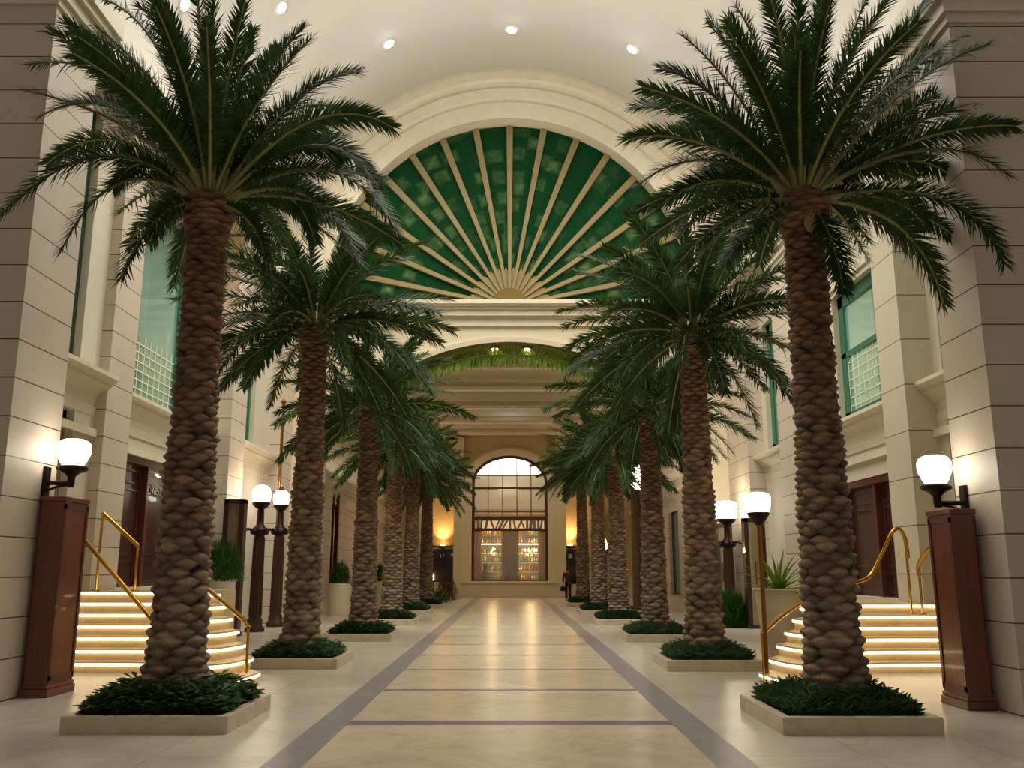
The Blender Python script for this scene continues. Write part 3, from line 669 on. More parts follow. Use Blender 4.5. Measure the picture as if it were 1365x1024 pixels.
# ------------------------------------------------------------------ stairs
def resample(P,n):
    P=[Vector((a,b)) for a,b in P]; L=[0]
    for a,b in zip(P[:-1],P[1:]): L.append(L[-1]+(b-a).length)
    out=[]
    for i in range(n):
        s=L[-1]*i/(n-1); j=0
        while j<len(L)-2 and L[j+1]<s: j+=1
        f=(s-L[j])/(L[j+1]-L[j]); out.append(P[j].lerp(P[j+1],min(1,f)))
    return out
def smooth(P,it=3):
    for _ in range(it): P=[P[0]]+[(P[i-1]+P[i]*2+P[i+1])/4 for i in range(1,len(P)-1)]+[P[-1]]
    return P
def stairs(sg,lab,NS=6,HT=1.02,YT=16.25,XE=7.84):
    Bp=[(3.6,13.45),(3.62,12.9),(3.72,12.4),(4.05,12.15),(4.5,12.5),(4.95,13.4),(5.3,14.4),(5.7,14.82),(6.3,14.86),(XE,14.86)]
    Tp=[(4.72,15.0),(4.78,14.75),(4.9,14.6),(5.0,14.65),(5.1,14.85),(5.2,15.2),(5.35,15.8),(5.7,YT-.06),(6.3,YT),(XE,YT)]
    n=41; rise=HT/NS
    B=[Vector(p) for p in Bp]; T=[Vector(p) for p in Tp]
    def dens(P):
        out=[]
        for i in range(len(P)-1):
            for k in range(5): out.append(P[i].lerp(P[i+1],k/5))
        out.append(P[-1]); return smooth(out,4)
    B,T=dens(B),dens(T)
    t=thing('staircase',lab,'staircase',(0,0,0))
    for k in range(NS):
        f=k/(NS-1) if k<NS-1 else 1; f=k/(NS-1)
        path=[B[i].lerp(T[i],f) for i in range(len(B))]
        # polygon: path + back
        back=[(XE,YT+.04),(7.26,YT+.04),(7.26,22.2),(7.0,22.2),(6.85,18.2),(5.25,17.7),(5.25,15.9 if k<NS-1 else 15.7)]
        poly=[(p.x*sg,p.y) for p in path]+[(a*sg,b) for a,b in back]
        if sg<0: poly=poly[::-1]
        z0=k*rise; z1=(k+1)*rise
        mb=MB(); 
        # body slightly recessed under nosing
        nn=len(poly)
        vs=[(x,y,z0) for x,y in poly]+[(x,y,z1) for x,y in poly]
        bot=tuple(range(nn))[::-1]
        mb.add(vs,[bot,tuple(range(nn,2*nn))]+[(i,(i+1)%nn,nn+(i+1)%nn,nn+i) for i in range(nn)])
        st=mb.build('step',M['step'],t)
        # nosing: thin projecting edge on top
        nv=[];pts=[]
        for i,p in enumerate(path):
            a=path[max(0,i-1)]; b=path[min(len(path)-1,i+1)]; d=(b-a).normalized(); nrm=Vector((d.y,-d.x))
            if nrm.dot(Vector((-.6,-1)))<0 : nrm=-nrm
            pts.append((p,nrm))
        def ribbon(o0,o1,za,zb,name,mt):
            m_=MB(); v=[]
            for p,nr in pts:
                for (o,z) in ((o0,za),(o1,za),(o1,zb),(o0,zb)):
                    q=p+nr*o; v.append((q.x*sg,q.y,z))
            fs=[]
            for i in range(len(pts)-1):
                for j in range(4): fs.append((i*4+j,i*4+(j+1)%4,i*4+4+(j+1)%4,i*4+4+j))
            fs+=[(0,1,2,3),tuple(len(v)-1-q for q in range(4))]
            m_.add(v,fs); return m_.build(name,mt,t)
        ribbon(-.02,.045,z1-.022,z1+.002,'nosing',M['step'])
        if k>0 or True: ribbon(.004,.034,z1-.062,z1-.024,'light_strip',M['strip'])
    return t
stairs(1,'curved marble staircase with glowing treads by the right dark red doors')
stairs(-1,'curved marble staircase with glowing treads leading to the left numbered door',7,1.24,16.28,7.64)
# landings to the door wall
for sg,nm in ((-1,'left'),(1,'right')):
    mb=MB(); mb.box(sg*7.26,sg*8.2,17.45 if sg<0 else 17.35,22.2,0,1.238 if sg<0 else 1.018); struct(mb,tn(),M['step'])
# ------------------------------------------------------------------ handrails
def rail(pts,posts,lab,r=.035,rp=.022,nm='handrail'):
    t=thing(nm,lab,'handrail',tuple(posts[0][:2])+(posts[0][2],)); o=Vector(t.location)
    P=[Vector(p)-o for p in pts]
    # catmull smoothing
    Q=[]
    for i in range(len(P)-1):
        p0=P[max(0,i-1)];p1=P[i];p2=P[i+1];p3=P[min(len(P)-1,i+2)]
        for k in range(6):
            s=k/6; Q.append(.5*((2*p1)+(p2-p0)*s+(2*p0-5*p1+4*p2-p3)*s*s+(3*p1-p0-3*p2+p3)*s**3))
    Q.append(P[-1])
    MB().tube(Q,r,12).build('rail',M['brass'],t)
    for (x,y,z0,z1) in posts:
        c=Vector((x,y,0))-Vector((o.x,o.y,0))
        MB().lathe([(.07,0),(.07,.015),(rp,.03),(rp,z1-z0)],12,(c.x,c.y,z0-o.z)).build('post',M['brass'],t)
    return t
def P3(u,v,Y):
    z=zof(v,Y); return (xof(u,Y,z),Y,z)
# right: big one
a=P3(1016,846,13.2); b=P3(1042,822,13.8); c=P3(1075,801,14.6); d=P3(1110,787,15.4); e=P3(1140,777,15.8); f=P3(1160,768,16.0); g_=P3(1176,738,16.1); h_=P3(1190,709,16.15); i_=P3(1199,706,16.18); j_=P3(1207,720,16.2)
rail([a,b,c,d,e,f,g_,h_,i_,j_,(j_[0]+.02,j_[1],1.8)],[(a[0],a[1],0,a[2]),(j_[0],j_[1]-.0,.85,j_[2]-.05)],'long sweeping polished brass handrail climbing the right glowing staircase')
a=P3(1262,724,15.6); b=P3(1240,731,15.8); c=P3(1225,752,16.1)
rail([a,b,c,(c[0]+.0,c[1]+.02,c[2]-.2)],[(c[0],c[1]+.02,.85,c[2]-.05),(a[0],a[1],.34,a[2])],'short curved brass handrail behind the right mahogany pedestal')
# left
a=P3(96,700,14.5); b=P3(150,764,13.8); c=P3(205,829,13.3)
rail([a,b,c,(c[0]+.12,c[1]-.05,c[2]-.1)],[(c[0]+.12,c[1]-.05,0,c[2]-.08),(a[0],a[1],0,a[2])],'straight brass handrail descending in front of the left glowing staircase')
a=P3(137,684,16.25); b=P3(184,728,16.3)
rail([a,b],[(b[0],b[1],1.24,b[2]),(a[0],a[1],1.24,a[2])],'angular brass handrail with two posts at the top of the left staircase')
a=P3(262,774,14.8); b=P3(300,805,14.0); c=P3(324,826,13.5); d=P3(331,836,13.3)
rail([a,b,c,d],[(d[0],d[1],0,d[2]-.02),(a[0],a[1],.83,a[2])],'brass handrail with a doubled newel post on the side wing of the left staircase')
# ------------------------------------------------------------------ pedestals + sconces
def pedestal(x0,x1,y0,y1,h,lab):
    cx,cy=(x0+x1)/2,(y0+y1)/2; w,d=(x1-x0)/2,(y1-y0)/2
    t=thing('pedestal',lab,'pedestal',(cx,cy,0))
    mb=MB()
    mb.box(-w,w,-d,d,.14,h-.06); mb.build('column',M['mahog'],t,bevel=.008)
    mb=MB(); mb.box(-w-.035,w+.035,-d-.035,d+.035,0,.1); mb.box(-w-.02,w+.02,-d-.02,d+.02,.1,.15); mb.build('plinth',M['mahog'],t,bevel=.012)
    mb=MB(); mb.box(-w-.02,w+.02,-d-.02,d+.02,h-.06,h); mb.build('cap',M['mahog'],t,bevel=.006)
    mb=MB()
    for s in (-1,1):
        q=s*w; mb.box(q,q+s*.012,-d+.0,-d+.06,.2,h-.1); mb.box(q,q+s*.012,d-.06,d,.2,h-.1); mb.box(q,q+s*.012,-d,d,h-.16,h-.08); mb.box(q,q+s*.012,-d,d,.18,.26)
    mb.build('moulding',M['mahogd'],t)
    return t
pedestal(-6.24,-5.93,12.07,12.75,zof(664,12.3),'tall mahogany pedestal under the globe lamp on the left stone pier')
pedestal(5.34,5.62,11.0,11.6,zof(680,11.2),'tall mahogany pedestal under the globe lamp on the right stone pier')
def sconce(sg,Xw,Y,zc,arm,r,lab):
    t=thing('wall_lamp',lab,'wall lamp',(sg*Xw,Y,zc-.42))
    MB().box(0,-sg*.05,-.07,.07,-.28,.22).build('wall_plate',M['iron'],t,bevel=.01)
    mb=MB(); mb.tube([(0,0,0),(-sg*arm,0,0)],.03,10); mb.tube([(0,0,-.12),(-sg*arm*.5,0,-.05),(-sg*arm,0,-.02)],.016,8); mb.build('arm',M['iron'],t)
    MB().lathe([(.04,-.06),(.05,.0),(.05,.08),(.1,.13),(r*.95,.17),(r*1.0,.21),(r*.7,.24)],24,(-sg*arm,0,0)).build('cup',M['iron'],t)
    MB().lathe(sm([(r*.62,.23),(r*.8,.29),(r*1.02,.39),(r*1.06,.46),(r*.97,.54),(r*.62,.59),(.01,.60)]),36,(-sg*arm,0,0)).build('globe',M['globe'],t)
    l=bpy.data.lights.new('lamp_glow','POINT'); l.energy=6; l.color=(1,.72,.38); l.shadow_soft_size=r*1.15
    lo=bpy.data.objects.new('lamp_glow',l); COL.objects.link(lo); lo.parent=t; lo.location=(-sg*arm*.55,0,.45); l.shadow_soft_size=.03
    return t
sconce(-1,6.3,12.2,zof(603,12.2),.36,.205,'white globe lamp on a dark bracket fixed to the left stone pier')
sconce(1,5.7,11.3,zof(626,11.3),.36,.19,'white globe lamp on a dark bracket fixed to the right stone pier')
# ------------------------------------------------------------------ lamp posts
def lamppost(x,y,zc,r,lab,style,cols,crown=False,flat=False):
    t=thing('lamp_post',lab,'lamp post',(x,y,0))
    h=zc-r*1.15
    if style=='thin':
        MB().lathe([(.05,0),(.05,.02),(.032,.04),(.032,h-.1)],12).build('post',M['brassd'],t)
    else:
        mb=MB(); nn=16; rr=.16
        prof=[(.26,0),(.26,.1),(.2,.16),(.2,.3),(rr,.36),(rr*.86,h-.85)]
        mb.lathe(prof,24); 
        for i in range(12):
            a=2*pi*i/12; mb.tube([(rr*cos(a),rr*sin(a),.4),(rr*.86*cos(a),rr*.86*sin(a),h-.88)],.018,6)
        mb.build('post',M['dbrown'],t)
        mb=MB(); mb.lathe([(.1,h-.85),(.24,h-.8),(.26,h-.7),(.16,h-.62),(.1,h-.55),(.09,h-.15)],20)
        for i in range(8):
            a=2*pi*i/8; mb.tube([(.2*cos(a),.2*sin(a),h-.7),(.36*cos(a),.36*sin(a),h-.66),(.44*cos(a),.44*sin(a),h-.74)],.03,6)
        mb.build('collar',M['iron'],t)
    MB().lathe([(.04,h-.16),(r*.6,h-.1),(r*.98,h+.0),(r*1.0,h+.05),(r*.8,h+.07)],24).build('cup',M['iron'],t)
    if flat: MB().lathe(sm([(r*.8,h+.05),(r*1.0,h+.2*r),(r*1.12,h+1.3*r),(r*1.05,h+1.75*r),(r*.6,h+1.95*r),(.01,h+2*r)]),36).build('globe',M['globe'],t)
    else: MB().lathe(sm([(r*.7,h+.04),(r*.92,h+.35*r),(r*1.04,h+1.0*r),(r*1.0,h+1.5*r),(r*.75,h+1.95*r),(r*.4,h+2.12*r),(.01,h+2.16*r)]),36).build('globe',M['globe'],t)
    if crown: MB().lathe([(.1,h+2.1*r),(.12,h+2.2*r),(.05,h+2.4*r),(.06,h+2.55*r),(.01,h+2.8*r)],12).build('finial',M['dbrown'],t)
    l=bpy.data.lights.new('lamp_glow','POINT'); l.energy=14; l.color=(1,.75,.42); l.shadow_soft_size=r*1.2
    lo=bpy.data.objects.new('lamp_glow',l); COL.objects.link(lo); lo.parent=t; lo.location=(0,0,h+3.2*r); l.shadow_soft_size=.05
lamppost(-6.75,24.6,zof(659,24.6),.24,'left-hand fluted brown lamp post with a round white globe by the left wall','col',0)
lamppost(-6.75,27.0*.99,zof(664,26.7),.22,'dark lamp post with a finial on its white globe, nearest the tall brass pole','col',0,crown=True)
lamppost(xof(1010,13.2,2.6),13.2,zof(669,13.2),.16,'slim brass lamp post with a white globe at the foot of the right staircase','thin',0,flat=True)
lamppost(6.75,28.3,zof(679,28.3),.3,'dark lamp post with a white globe against the right wall beyond the staircase','col',0,flat=True)
# tall framed cases beside the lamps
def case(x,y,w,d,h,lab):
    t=thing('display_case',lab,'display case',(x,y,0))
    mb=MB()
    for sx in (-1,1): mb.box(sx*w,sx*(w-.13),-d,d,.1,h)
    mb.box(-w,w,-d,d,h-.12,h); mb.build('frame',M['darkw'],t,bevel=.01)
    MB().box(-w-.04,w+.04,-d-.04,d+.04,0,.1).build('base',M['darkw'],t)
    MB().box(-w+.13,w-.13,-d*.5,d*.5,.1,h-.12).build('mirror',M['mirror'],t)
    MB().tube([(0,-d*.5-.03,h*.4),(0,-d*.5-.03,h*.6)],.015,6).build('pull_handle',M['brassd'],t)
case(6.95,26.0,.3,.15,3.05,'tall dark-framed mirror case beside the right staircase pot')
case(6.75,29.2,.34,.15,3.05,'tall dark-framed mirror case behind the far right globe lamp')
case(-6.95,23.0,.26,.15,3.35,'tall dark-framed mirror case beside the left-hand fluted lamp post')
# lantern column on the right
x=xof(853,38.5); t=thing('lantern_column','rough brown column topped by two stacked glowing lanterns among the right far palms','lamp post',(x,38.5,0))
MB().lathe([(.5,0),(.5,.12),(.33,.16),(.31,4.9)],18).build('column',M['bark2'],t)
for z,rr in ((zof(643,38.5),.32),(zof(628,38.5),.3)):
    MB().lathe([(.1,z-.3),(rr,z-.1),(rr*1.05,z+.15),(rr*.8,z+.25),(.05,z+.28)],12).build('lantern_glass',M['globe'],t)
    MB().lathe([(.2,z-.34),(.12,z-.3)],12).build('lantern_collar',M['brass'],t)
MB().lathe([(.42,zof(620,38.5)),(.3,zof(618,38.5)+.05),(.05,zof(612,38.5))],12).build('lantern_cap',M['iron'],t)
# ------------------------------------------------------------------ foliage helpers
def sprig_mesh(w,d,n,hmin,hmax,leafl,seed,mats,style='bush',hole=.3):
    r=random.Random(seed); mb=MB()
    for i in range(n):
        while True:
            x,y=r.uniform(-w,w),r.uniform(-d,d)
            if x*x+y*y>hole*hole: break
        edge=min(1,min(w-abs(x),d-abs(y))/.25); h=r.uniform(hmin,hmax)*(.55+.45*edge)
        lean=Vector((x/w*.35+r.uniform(-.35,.35),y/d*.35+r.uniform(-.35,.35),1)).normalized()
        base=Vector((x,y,0)); az0=r.random()*6.28
        k=7 if style=='bush' else 9
        for j in range(k):
            f=(j+1)/k; p=base+lean*h*(.25+.75*f); az=az0+j*2.4
            up=r.uniform(.15,.9) if style=='bush' else r.uniform(.4,1.3)
            dr=Vector((cos(az),sin(az),up)).normalized(); L=leafl*r.uniform(.7,1.2); sd=dr.cross(Vector((0,0,1))).normalized()
            ww=L*(.2 if style=='bush' else .09)
            tip=p+dr*L-Vector((0,0,L*.25)); mid=p+dr*L*.5
            mb.add([p,mid-sd*ww,tip,mid+sd*ww],[(0,1,2),(0,2,3)])
    return mb.mesh('ground_cover',mats)
def curb_thing(x,y,w,d,lab,h=.17,grp=None):
    t=thing('planter',lab,'planter',(x,y,0))
    mb=MB(); e=.1
    P=[(-w,-d),(w,-d),(w,d),(-w,d)]; Q=[(-w+e,-d+e),(w-e,-d+e),(w-e,d-e),(-w+e,d-e)]
    vs=[(a,b,0) for a,b in P]+[(a,b,h) for a,b in P]+[(a,b,h) for a,b in Q]+[(a,b,.05) for a,b in Q]
    fs=[(i,(i+1)%4,4+(i+1)%4,4+i) for i in range(4)]+[(4+i,4+(i+1)%4,8+(i+1)%4,8+i) for i in range(4)]+[(8+i,8+(i+1)%4,12+(i+1)%4,12+i) for i in range(4)]
    mb.add(vs,fs); mb.build('curb',M['curb'],t,bevel=.012)
    MB().box(-w+e,w-e,-d+e,d-e,.02,.1).build('soil_bed',M['soil'],t)
    return t
# trunk
def trunk_mesh(hgt, seed, na=110, per=8, prof=None, nsc=7):
    r=random.Random(seed)
    prof=prof or [(0,.36),(.05,.33),(.15,.285),(.4,.26),(.75,.235),(.9,.225),(.93,.27),(.96,.315),(.985,.29),(1,.2)]
    # rows: cumulative heights
    zs=[0]; 
    while zs[-1]<hgt:
        f=zs[-1]/hgt; zs.append(zs[-1]+ (.1-.042*f))
    K=len(zs)-1; nz=K*per
    jit={(k,i):(r.uniform(-.17,.17),r.uniform(.65,1.25),r.uniform(.65,1.25),r.uniform(-.2,.2)) for k in range(-3,K+4) for i in range(nsc)}
    vs=[];tone=[]
    for q in range(nz+1):
        w=q/per; k0=min(K-1,int(w)); z=zs[k0]+(zs[k0+1]-zs[k0])*(w-k0); f=min(1,z/hgt)
        for (a,b) in zip(prof[:-1],prof[1:]):
            if f<=b[0]+1e-9: rb=a[1]+(b[1]-a[1])*(f-a[0])/(b[0]-a[0]); break
        for i in range(na):
            th=i/na*nsc; best=0; tn_=.5
            for k in range(int(w)-2,int(w)+3):
                off=.5*(k%2)+.13*sin(k*.7); ic=round(th-off)
                for ii in (ic-1,ic,ic+1):
                    jj=jit.get((k,ii%nsc),(0,1,1,0))
                    a=(th-off-ii-jj[0])/(.64); b=(w-k-.5-jj[3])/(.98)
                    if b>0: b*=1.25
                    v=1-abs(a)**1.7-abs(b)**1.15
                    if v>0:
                        hh=v**.6*jj[1]*(1.0+.25*b)
                        if hh>best: best=hh; tn_=jj[2]
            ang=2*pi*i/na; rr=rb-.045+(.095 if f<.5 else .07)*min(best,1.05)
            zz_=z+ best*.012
            vs.append((rr*cos(ang),rr*sin(ang),min(zz_,hgt+.02))); tone.append(tn_*(.08+1.12*min(1,best*1.1)**1.3))  # random scale tint, with shade in the gaps and lit tips painted in
    fs=[(j*na+i,j*na+(i+1)%na,(j+1)*na+(i+1)%na,(j+1)*na+i) for j in range(nz) for i in range(na)]
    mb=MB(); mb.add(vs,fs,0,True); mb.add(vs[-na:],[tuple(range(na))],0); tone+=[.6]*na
    me=mb.mesh('trunk',M['bark']); at=me.attributes.new('scale_tone_shade','FLOAT','POINT'); at.data.foreach_set('value',tone)
    return me
# frond
def frond_mesh(P0,P1,P2,seed,nl=62,L0=.36,twr=.8):
    r=random.Random(seed); mb=MB()
    def bz(t): return P0*(1-t)**2+P1*2*t*(1-t)+P2*t*t
    def bt(t): return ((P1-P0)*(1-t)+(P2-P1)*t).normalized()
    hd=Vector((P2.x-P0.x,P2.y-P0.y,0)); 
    if hd.length<.05: hd=Vector((1,0,0))
    hd.normalize(); side=hd.cross(Vector((0,0,1))).normalized()
    tw=r.uniform(-twr,twr)
    pts=[bz(i/14) for i in range(15)]
    mb.tube(pts,[.026*(1-.8*i/14)+.004 for i in range(15)],6,1,cap=False)
    for s in (-1,1):
        for i in range(nl):
            t=.13+.87*(i+r.uniform(-.3,.3))/nl; t=min(1,max(.1,t)); p=bz(t); T=bt(t)
            S=(side-T*side.dot(T)).normalized(); Nn=S.cross(T).normalized()
            if Nn.z<0: Nn=-Nn
            S2=S*cos(tw)+Nn*sin(tw); N2=Nn*cos(tw)-S*sin(tw)
            f=(t-.13)/.87; ll=L0*(.45+1.0*min(1,f/.22)*.55)*(1-.5*max(0,(f-.5)/.5)**1.8)*r.uniform(.88,1.08)
            ph=math.radians(56-24*f+r.uniform(-7,7)); vv=math.radians(22+r.gauss(0,28))
            d=(T*cos(ph)+(S2*s*cos(vv)+N2*sin(vv))*sin(ph)).normalized()
            wv=d.cross(N2).normalized(); w=.0085+.003*r.random() if nl>120 else .0135+.003*r.random()
            dr=Vector((0,0,-1))*ll*.13
            m=p+d*ll*.45+dr*.2; e=p+d*ll+dr
            mb.add([p-wv*w*.7,p+wv*w*.7,m+wv*w,m-wv*w,e],[(0,1,2,3),(3,2,4)],0)
    return mb.mesh('frond',[M['leaf'],M['rach']])
def generic_fronds(n,seed,L=2.6,L0=.36,nl=112):
    r=random.Random(seed); out=[]
    for i in range(n):
        f=(i+.5)/n; az=i*2.39996+r.uniform(-.2,.2)
        e=math.radians(84-104*f**.9+r.uniform(-6,6)); l=L*r.uniform(.88,1.08)*(.86+.14*sin(pi*f))
        e2=e-math.radians(38+34*f*(1.2-f)+r.uniform(-8,8)); h=Vector((cos(az),sin(az),0)); up=Vector((0,0,1))
        P0=h*.1+up*(.02-.12*f); P1=P0+(h*cos(e)+up*sin(e))*l*.5; P2=P1+(h*cos(e2)+up*sin(e2))*l*.55
        out.append(frond_mesh(P0,P1,P2,seed*100+i,nl,L0))
    return out
GEN=[generic_fronds(54,3),generic_fronds(54,4)]
def palm(x,y,ztop,lab,trk,fronds,rz=0,sc=1.0,fr_scale=1.0,z0=.09):
    t=thing('date_palm',lab,'palm tree',(x,y,z0),0,)
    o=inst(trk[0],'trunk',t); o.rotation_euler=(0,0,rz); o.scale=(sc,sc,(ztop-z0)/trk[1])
    for fm_ in fronds:
        q=inst(fm_,'frond',t,(0,0,ztop-z0-.02),rz); q.scale=(fr_scale,)*3
    return t
# custom crowns for the two nearest palms
def custom(cx,cy,Y,zc,specs,seed,fill=16):
    r=random.Random(seed); out=[]
    x0=xof(cx,Y,zc)
    for i,sp in enumerate(specs):
        tx,ty,mx,my=sp[:4]; dd=sp[4] if len(sp)>4 else r.uniform(-.7,.7)
        def loc(u,v,Yp):
            z=zof(v,Yp); return Vector((xof(u,Yp,z)-x0,Yp-Y,z-zc))
        Mv=loc(mx,my,Y+dd*.5); T=loc(tx,ty,Y+dd)
        h=Vector((T.x,T.y,0)); h=h.normalized() if h.length>.05 else Vector((1,0,0))
        P0=h*.12+Vector((0,0,-.02 if T.z>0 else -.1))
        P1=Mv*2-(P0+T)*.5
        out.append(frond_mesh(P0,P1,T,seed*77+i,175,.34,1.1))
    for i in range(fill):
        f=i/fill; az=i*2.4+.4
        if abs(cos(az))>.75: az+=.9
        e=math.radians(82-70*f)
        if sin(az)<-.3 and e<.7: az=-az
        e2=e-math.radians(50); l=2.4; h=Vector((cos(az),sin(az),0)); up=Vector((0,0,1))
        P0=h*.1; P1=P0+(h*cos(e)+up*sin(e))*l*.5; P2=P1+(h*cos(e2)+up*sin(e2))*l*.55
        out.append(frond_mesh(P0,P1,P2,seed*99+i,150,.34,1.0))
    return out
YL1=10.3; zL1=zof(262,YL1); zR1=zof(258,YL1)
L1=[(0,287,140,206,-.3),(80,335,165,240,-.8),(162,369,212,288,-1.1),(49,156,160,146,.3),(40,85,158,112,.2),(93,42,188,96,-.3),(130,-5,215,72,.5),(187,8,235,90,-.5),(258,-45,270,100,-.2),(285,-40,283,100,.7),(338,36,312,130,.9),(405,35,345,118,-.2),(480,93,388,138,.3),(523,168,415,160,-.3),(506,252,420,192,.2),(528,305,430,225,-.5),(475,345,400,255,-.9),(355,378,338,300,-1.0),(62,217,160,186,.8),(200,320,232,268,.9),(225,20,250,110,.6),(440,140,370,160,1.0),(120,95,190,140,.9),(452,215,390,195,.9),(420,320,375,255,.5),(150,250,200,215,1.0),(370,60,330,140,.9)]
R1=[(977,5,1022,105,.2),(1018,-25,1046,98,-.4),(1062,-40,1062,90,.5),(1105,-30,1080,98,-.3),(1155,-10,1112,108,.4),(1246,-8,1152,108,-.2),(1252,55,1162,132,.7),(1316,58,1200,122,-.3),(1336,135,1212,165,.4),(1350,166,1222,185,-.2),(1272,238,1190,212,.7),(1344,234,1228,198,-.5),(1336,350,1245,262,-.8),(1254,402,1192,298,-1.0),(1121,387,1102,312,-.9),(905,45,982,128,.3),(878,90,962,138,-.3),(840,142,942,160,.4),(832,184,935,190,-.3),(848,245,942,212,.3),(872,275,958,238,-.6),(905,305,980,268,-.9),(965,345,1010,296,-1.0),(1200,330,1150,275,.8),(940,20,1000,120,.9),(1200,40,1135,135,.9),(1290,100,1190,160,.9),(900,170,975,180,.9),(925,235,985,225,.9),(1230,300,1175,262,.3)]
trk1=(trunk_mesh(6.0,11),6.0)
trkfar=(trunk_mesh(5.6,13,na=72,per=6),5.6)
def newlab(s): return s
crL=custom(280,262,YL1,zL1,L1,5,34); crR=custom(1065,258,YL1,zR1,R1,6,34)
PX=[ # (x,y,crownv,uc,label)
 (-3.62,16.2,430,0,'palm second in the left row, fronds drooping over the left lamp posts'),
 (-3.47,22.0,545,1,'palm third in the left row, beside the large cream cylinder pot'),
 (-3.60,28.2,592,0,'palm fourth in the left row'),
 (-3.70,34.5,615,1,'palm fifth in the left row'),
 (-3.62,39.8,642,0,'palm last in the left row, beside the left wall sconce'),
 (3.32,15.9,440,1,'palm second in the right row, in front of the right globe lamp posts'),
 (3.42,21.8,545,0,'palm third in the right row'),
 (3.32,28.2,605,1,'palm fourth in the right row, beside the slim torch'),
 (3.34,34.5,615,0,'palm fifth in the right row'),
 (3.34,42.0,630,1,'palm last in the right row, beside the standing person'),
]
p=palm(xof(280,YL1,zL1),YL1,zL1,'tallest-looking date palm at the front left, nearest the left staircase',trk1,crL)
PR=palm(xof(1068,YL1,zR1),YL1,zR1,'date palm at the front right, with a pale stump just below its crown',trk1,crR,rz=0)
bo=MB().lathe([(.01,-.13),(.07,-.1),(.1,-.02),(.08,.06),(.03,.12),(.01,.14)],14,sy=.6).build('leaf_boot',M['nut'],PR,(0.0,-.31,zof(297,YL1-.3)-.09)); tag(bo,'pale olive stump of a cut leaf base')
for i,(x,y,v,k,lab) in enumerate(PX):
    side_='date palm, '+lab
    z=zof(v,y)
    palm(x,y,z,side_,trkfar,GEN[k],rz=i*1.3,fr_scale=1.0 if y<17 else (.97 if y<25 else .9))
GCm={}
def cover(x,y,w,d,lab,style,seed,n,hm,leafl,rz=0):
    key=(style,seed)
    if key not in GCm: GCm[key]=sprig_mesh(w,d,n,hm*.6,hm,leafl,seed,M['gc'],style)
    o=inst(GCm[key],'ground_cover',None,(x,y,.1),rz); tag(o,lab,'plants',None,'stuff')
pl=[(-3.65,10.3,.84,.83,'front left'),(3.50,10.25,.8,.85,'front right')]+[(x,y,.78,.78,lab) for x,y,_,_,lab in PX]
names=['front left planter','front right planter']+['planter of the '+l.split(',')[0] for l in [q[4] for q in PX]]
for i,(x,y,w,d,_) in enumerate(pl):
    curb_thing(x,y,w,d,'low square travertine kerb around the %s'%(('palm at the '+('front left' if i==0 else 'front right')) if i<2 else PX[i-2][4].split(',')[0]))
    st='bush' if x<0 else 'fine'
    if i<2: cover(x,y,w-.2,d-.2,'dark green %s filling the %s'%('leafy ground cover' if i==0 else 'feathery ground cover',names[i]),st,20+i,760 if i==0 else 1300,.36 if i==0 else .3,.17 if i==0 else .14)
    else: cover(x,y,.6,.6,'low green ground cover filling the %s'%names[i],st,22+(x>0),800,.32,.13,rz=(i%4)*pi/2)
# ------------------------------------------------------------------ potted plants
def pot(x,y,h,r0,r1,lab,pm,rim=True,rz=0):
    t=thing('plant_pot',lab,'pot',(x,y,0),rz)
    pr=[(r0,0),(r0+.01,.03)]+[(r0+(r1-r0)*f**.8,h*f) for f in (.2,.4,.6,.8,.97)]
    if rim: pr+= [(r1+.035,h*.97),(r1+.035,h)]
    else: pr+=[(r1,h)]
    pr+=[(r1-.05,h),(r1-.06,h-.08)]
    MB().lathe(pr,32).build('vessel',pm,t)
    MB().lathe([(r1-.07,h-.12),(r1-.065,h-.07)],24).build('soil',M['soil'],t)
def shrub(x,y,z,r,h,lab,n,style,mt,seed,name='shrub',ll=.16):
    rr=random.Random(seed); mb=MB()
    if style=='ball':
        for i in range(n):
            a=rr.random()*6.283; e=math.acos(rr.uniform(-.15,1)); q=rr.uniform(.55,1)
            d0=Vector((sin(e)*cos(a)*r,sin(e)*sin(a)*r,cos(e)*h*.9+.05)); p=d0*q
            p.z=max(p.z,.02)
            dr=(d0.normalized()+Vector((rr.uniform(-.5,.5),rr.uniform(-.5,.5),rr.uniform(0,.9)))).normalized(); sd=dr.cross(Vector((0,0,1))).normalized(); L=ll*rr.uniform(.7,1.2); w=L*.08
            mb.add([p-sd*w,p+sd*w,p+dr*L],[(0,1,2)]); 
    else:
        for i in range(n):
            a=i*2.4; f=i/n; e=math.radians(85-75*f+rr.uniform(-6,6)); L=h*rr.uniform(.85,1.1)
            hh=Vector((cos(a),sin(a),0)); up=Vector((0,0,1)); sd=hh.cross(up); w=.035
            P0=hh*.04; P1=P0+(hh*cos(e)+up*sin(e))*L*.55; e2=e-.7; P2=P1+(hh*cos(e2)+up*sin(e2))*L*.5
            v=[]; 
            for k in range(6):
                t=k/5; p=P0*(1-t)**2+P1*2*t*(1-t)+P2*t*t; ww=w*(1-t)**.6*(.6+.4*min(1,t*4)); v+=[p-sd*ww,p+Vector((0,0,-ww*.4)),p+sd*ww]
            fs=[]
            for k in range(5): fs+=[(k*3,k*3+1,k*3+4,k*3+3),(k*3+1,k*3+2,k*3+5,k*3+4)]
            mb.add(v,fs)
    mb.lathe([(.03,-.06),(.03,.12)],6,mi=0)
    o=mb.build(name,mt,None,(x,y,z)); tag(o,lab,'plant'); return o
xp=xof(291,18.2); pot(xp,18.2,1.42,.24,.35,'white tapered pot with a square-looking rim at the end of the left staircase',M['white'])
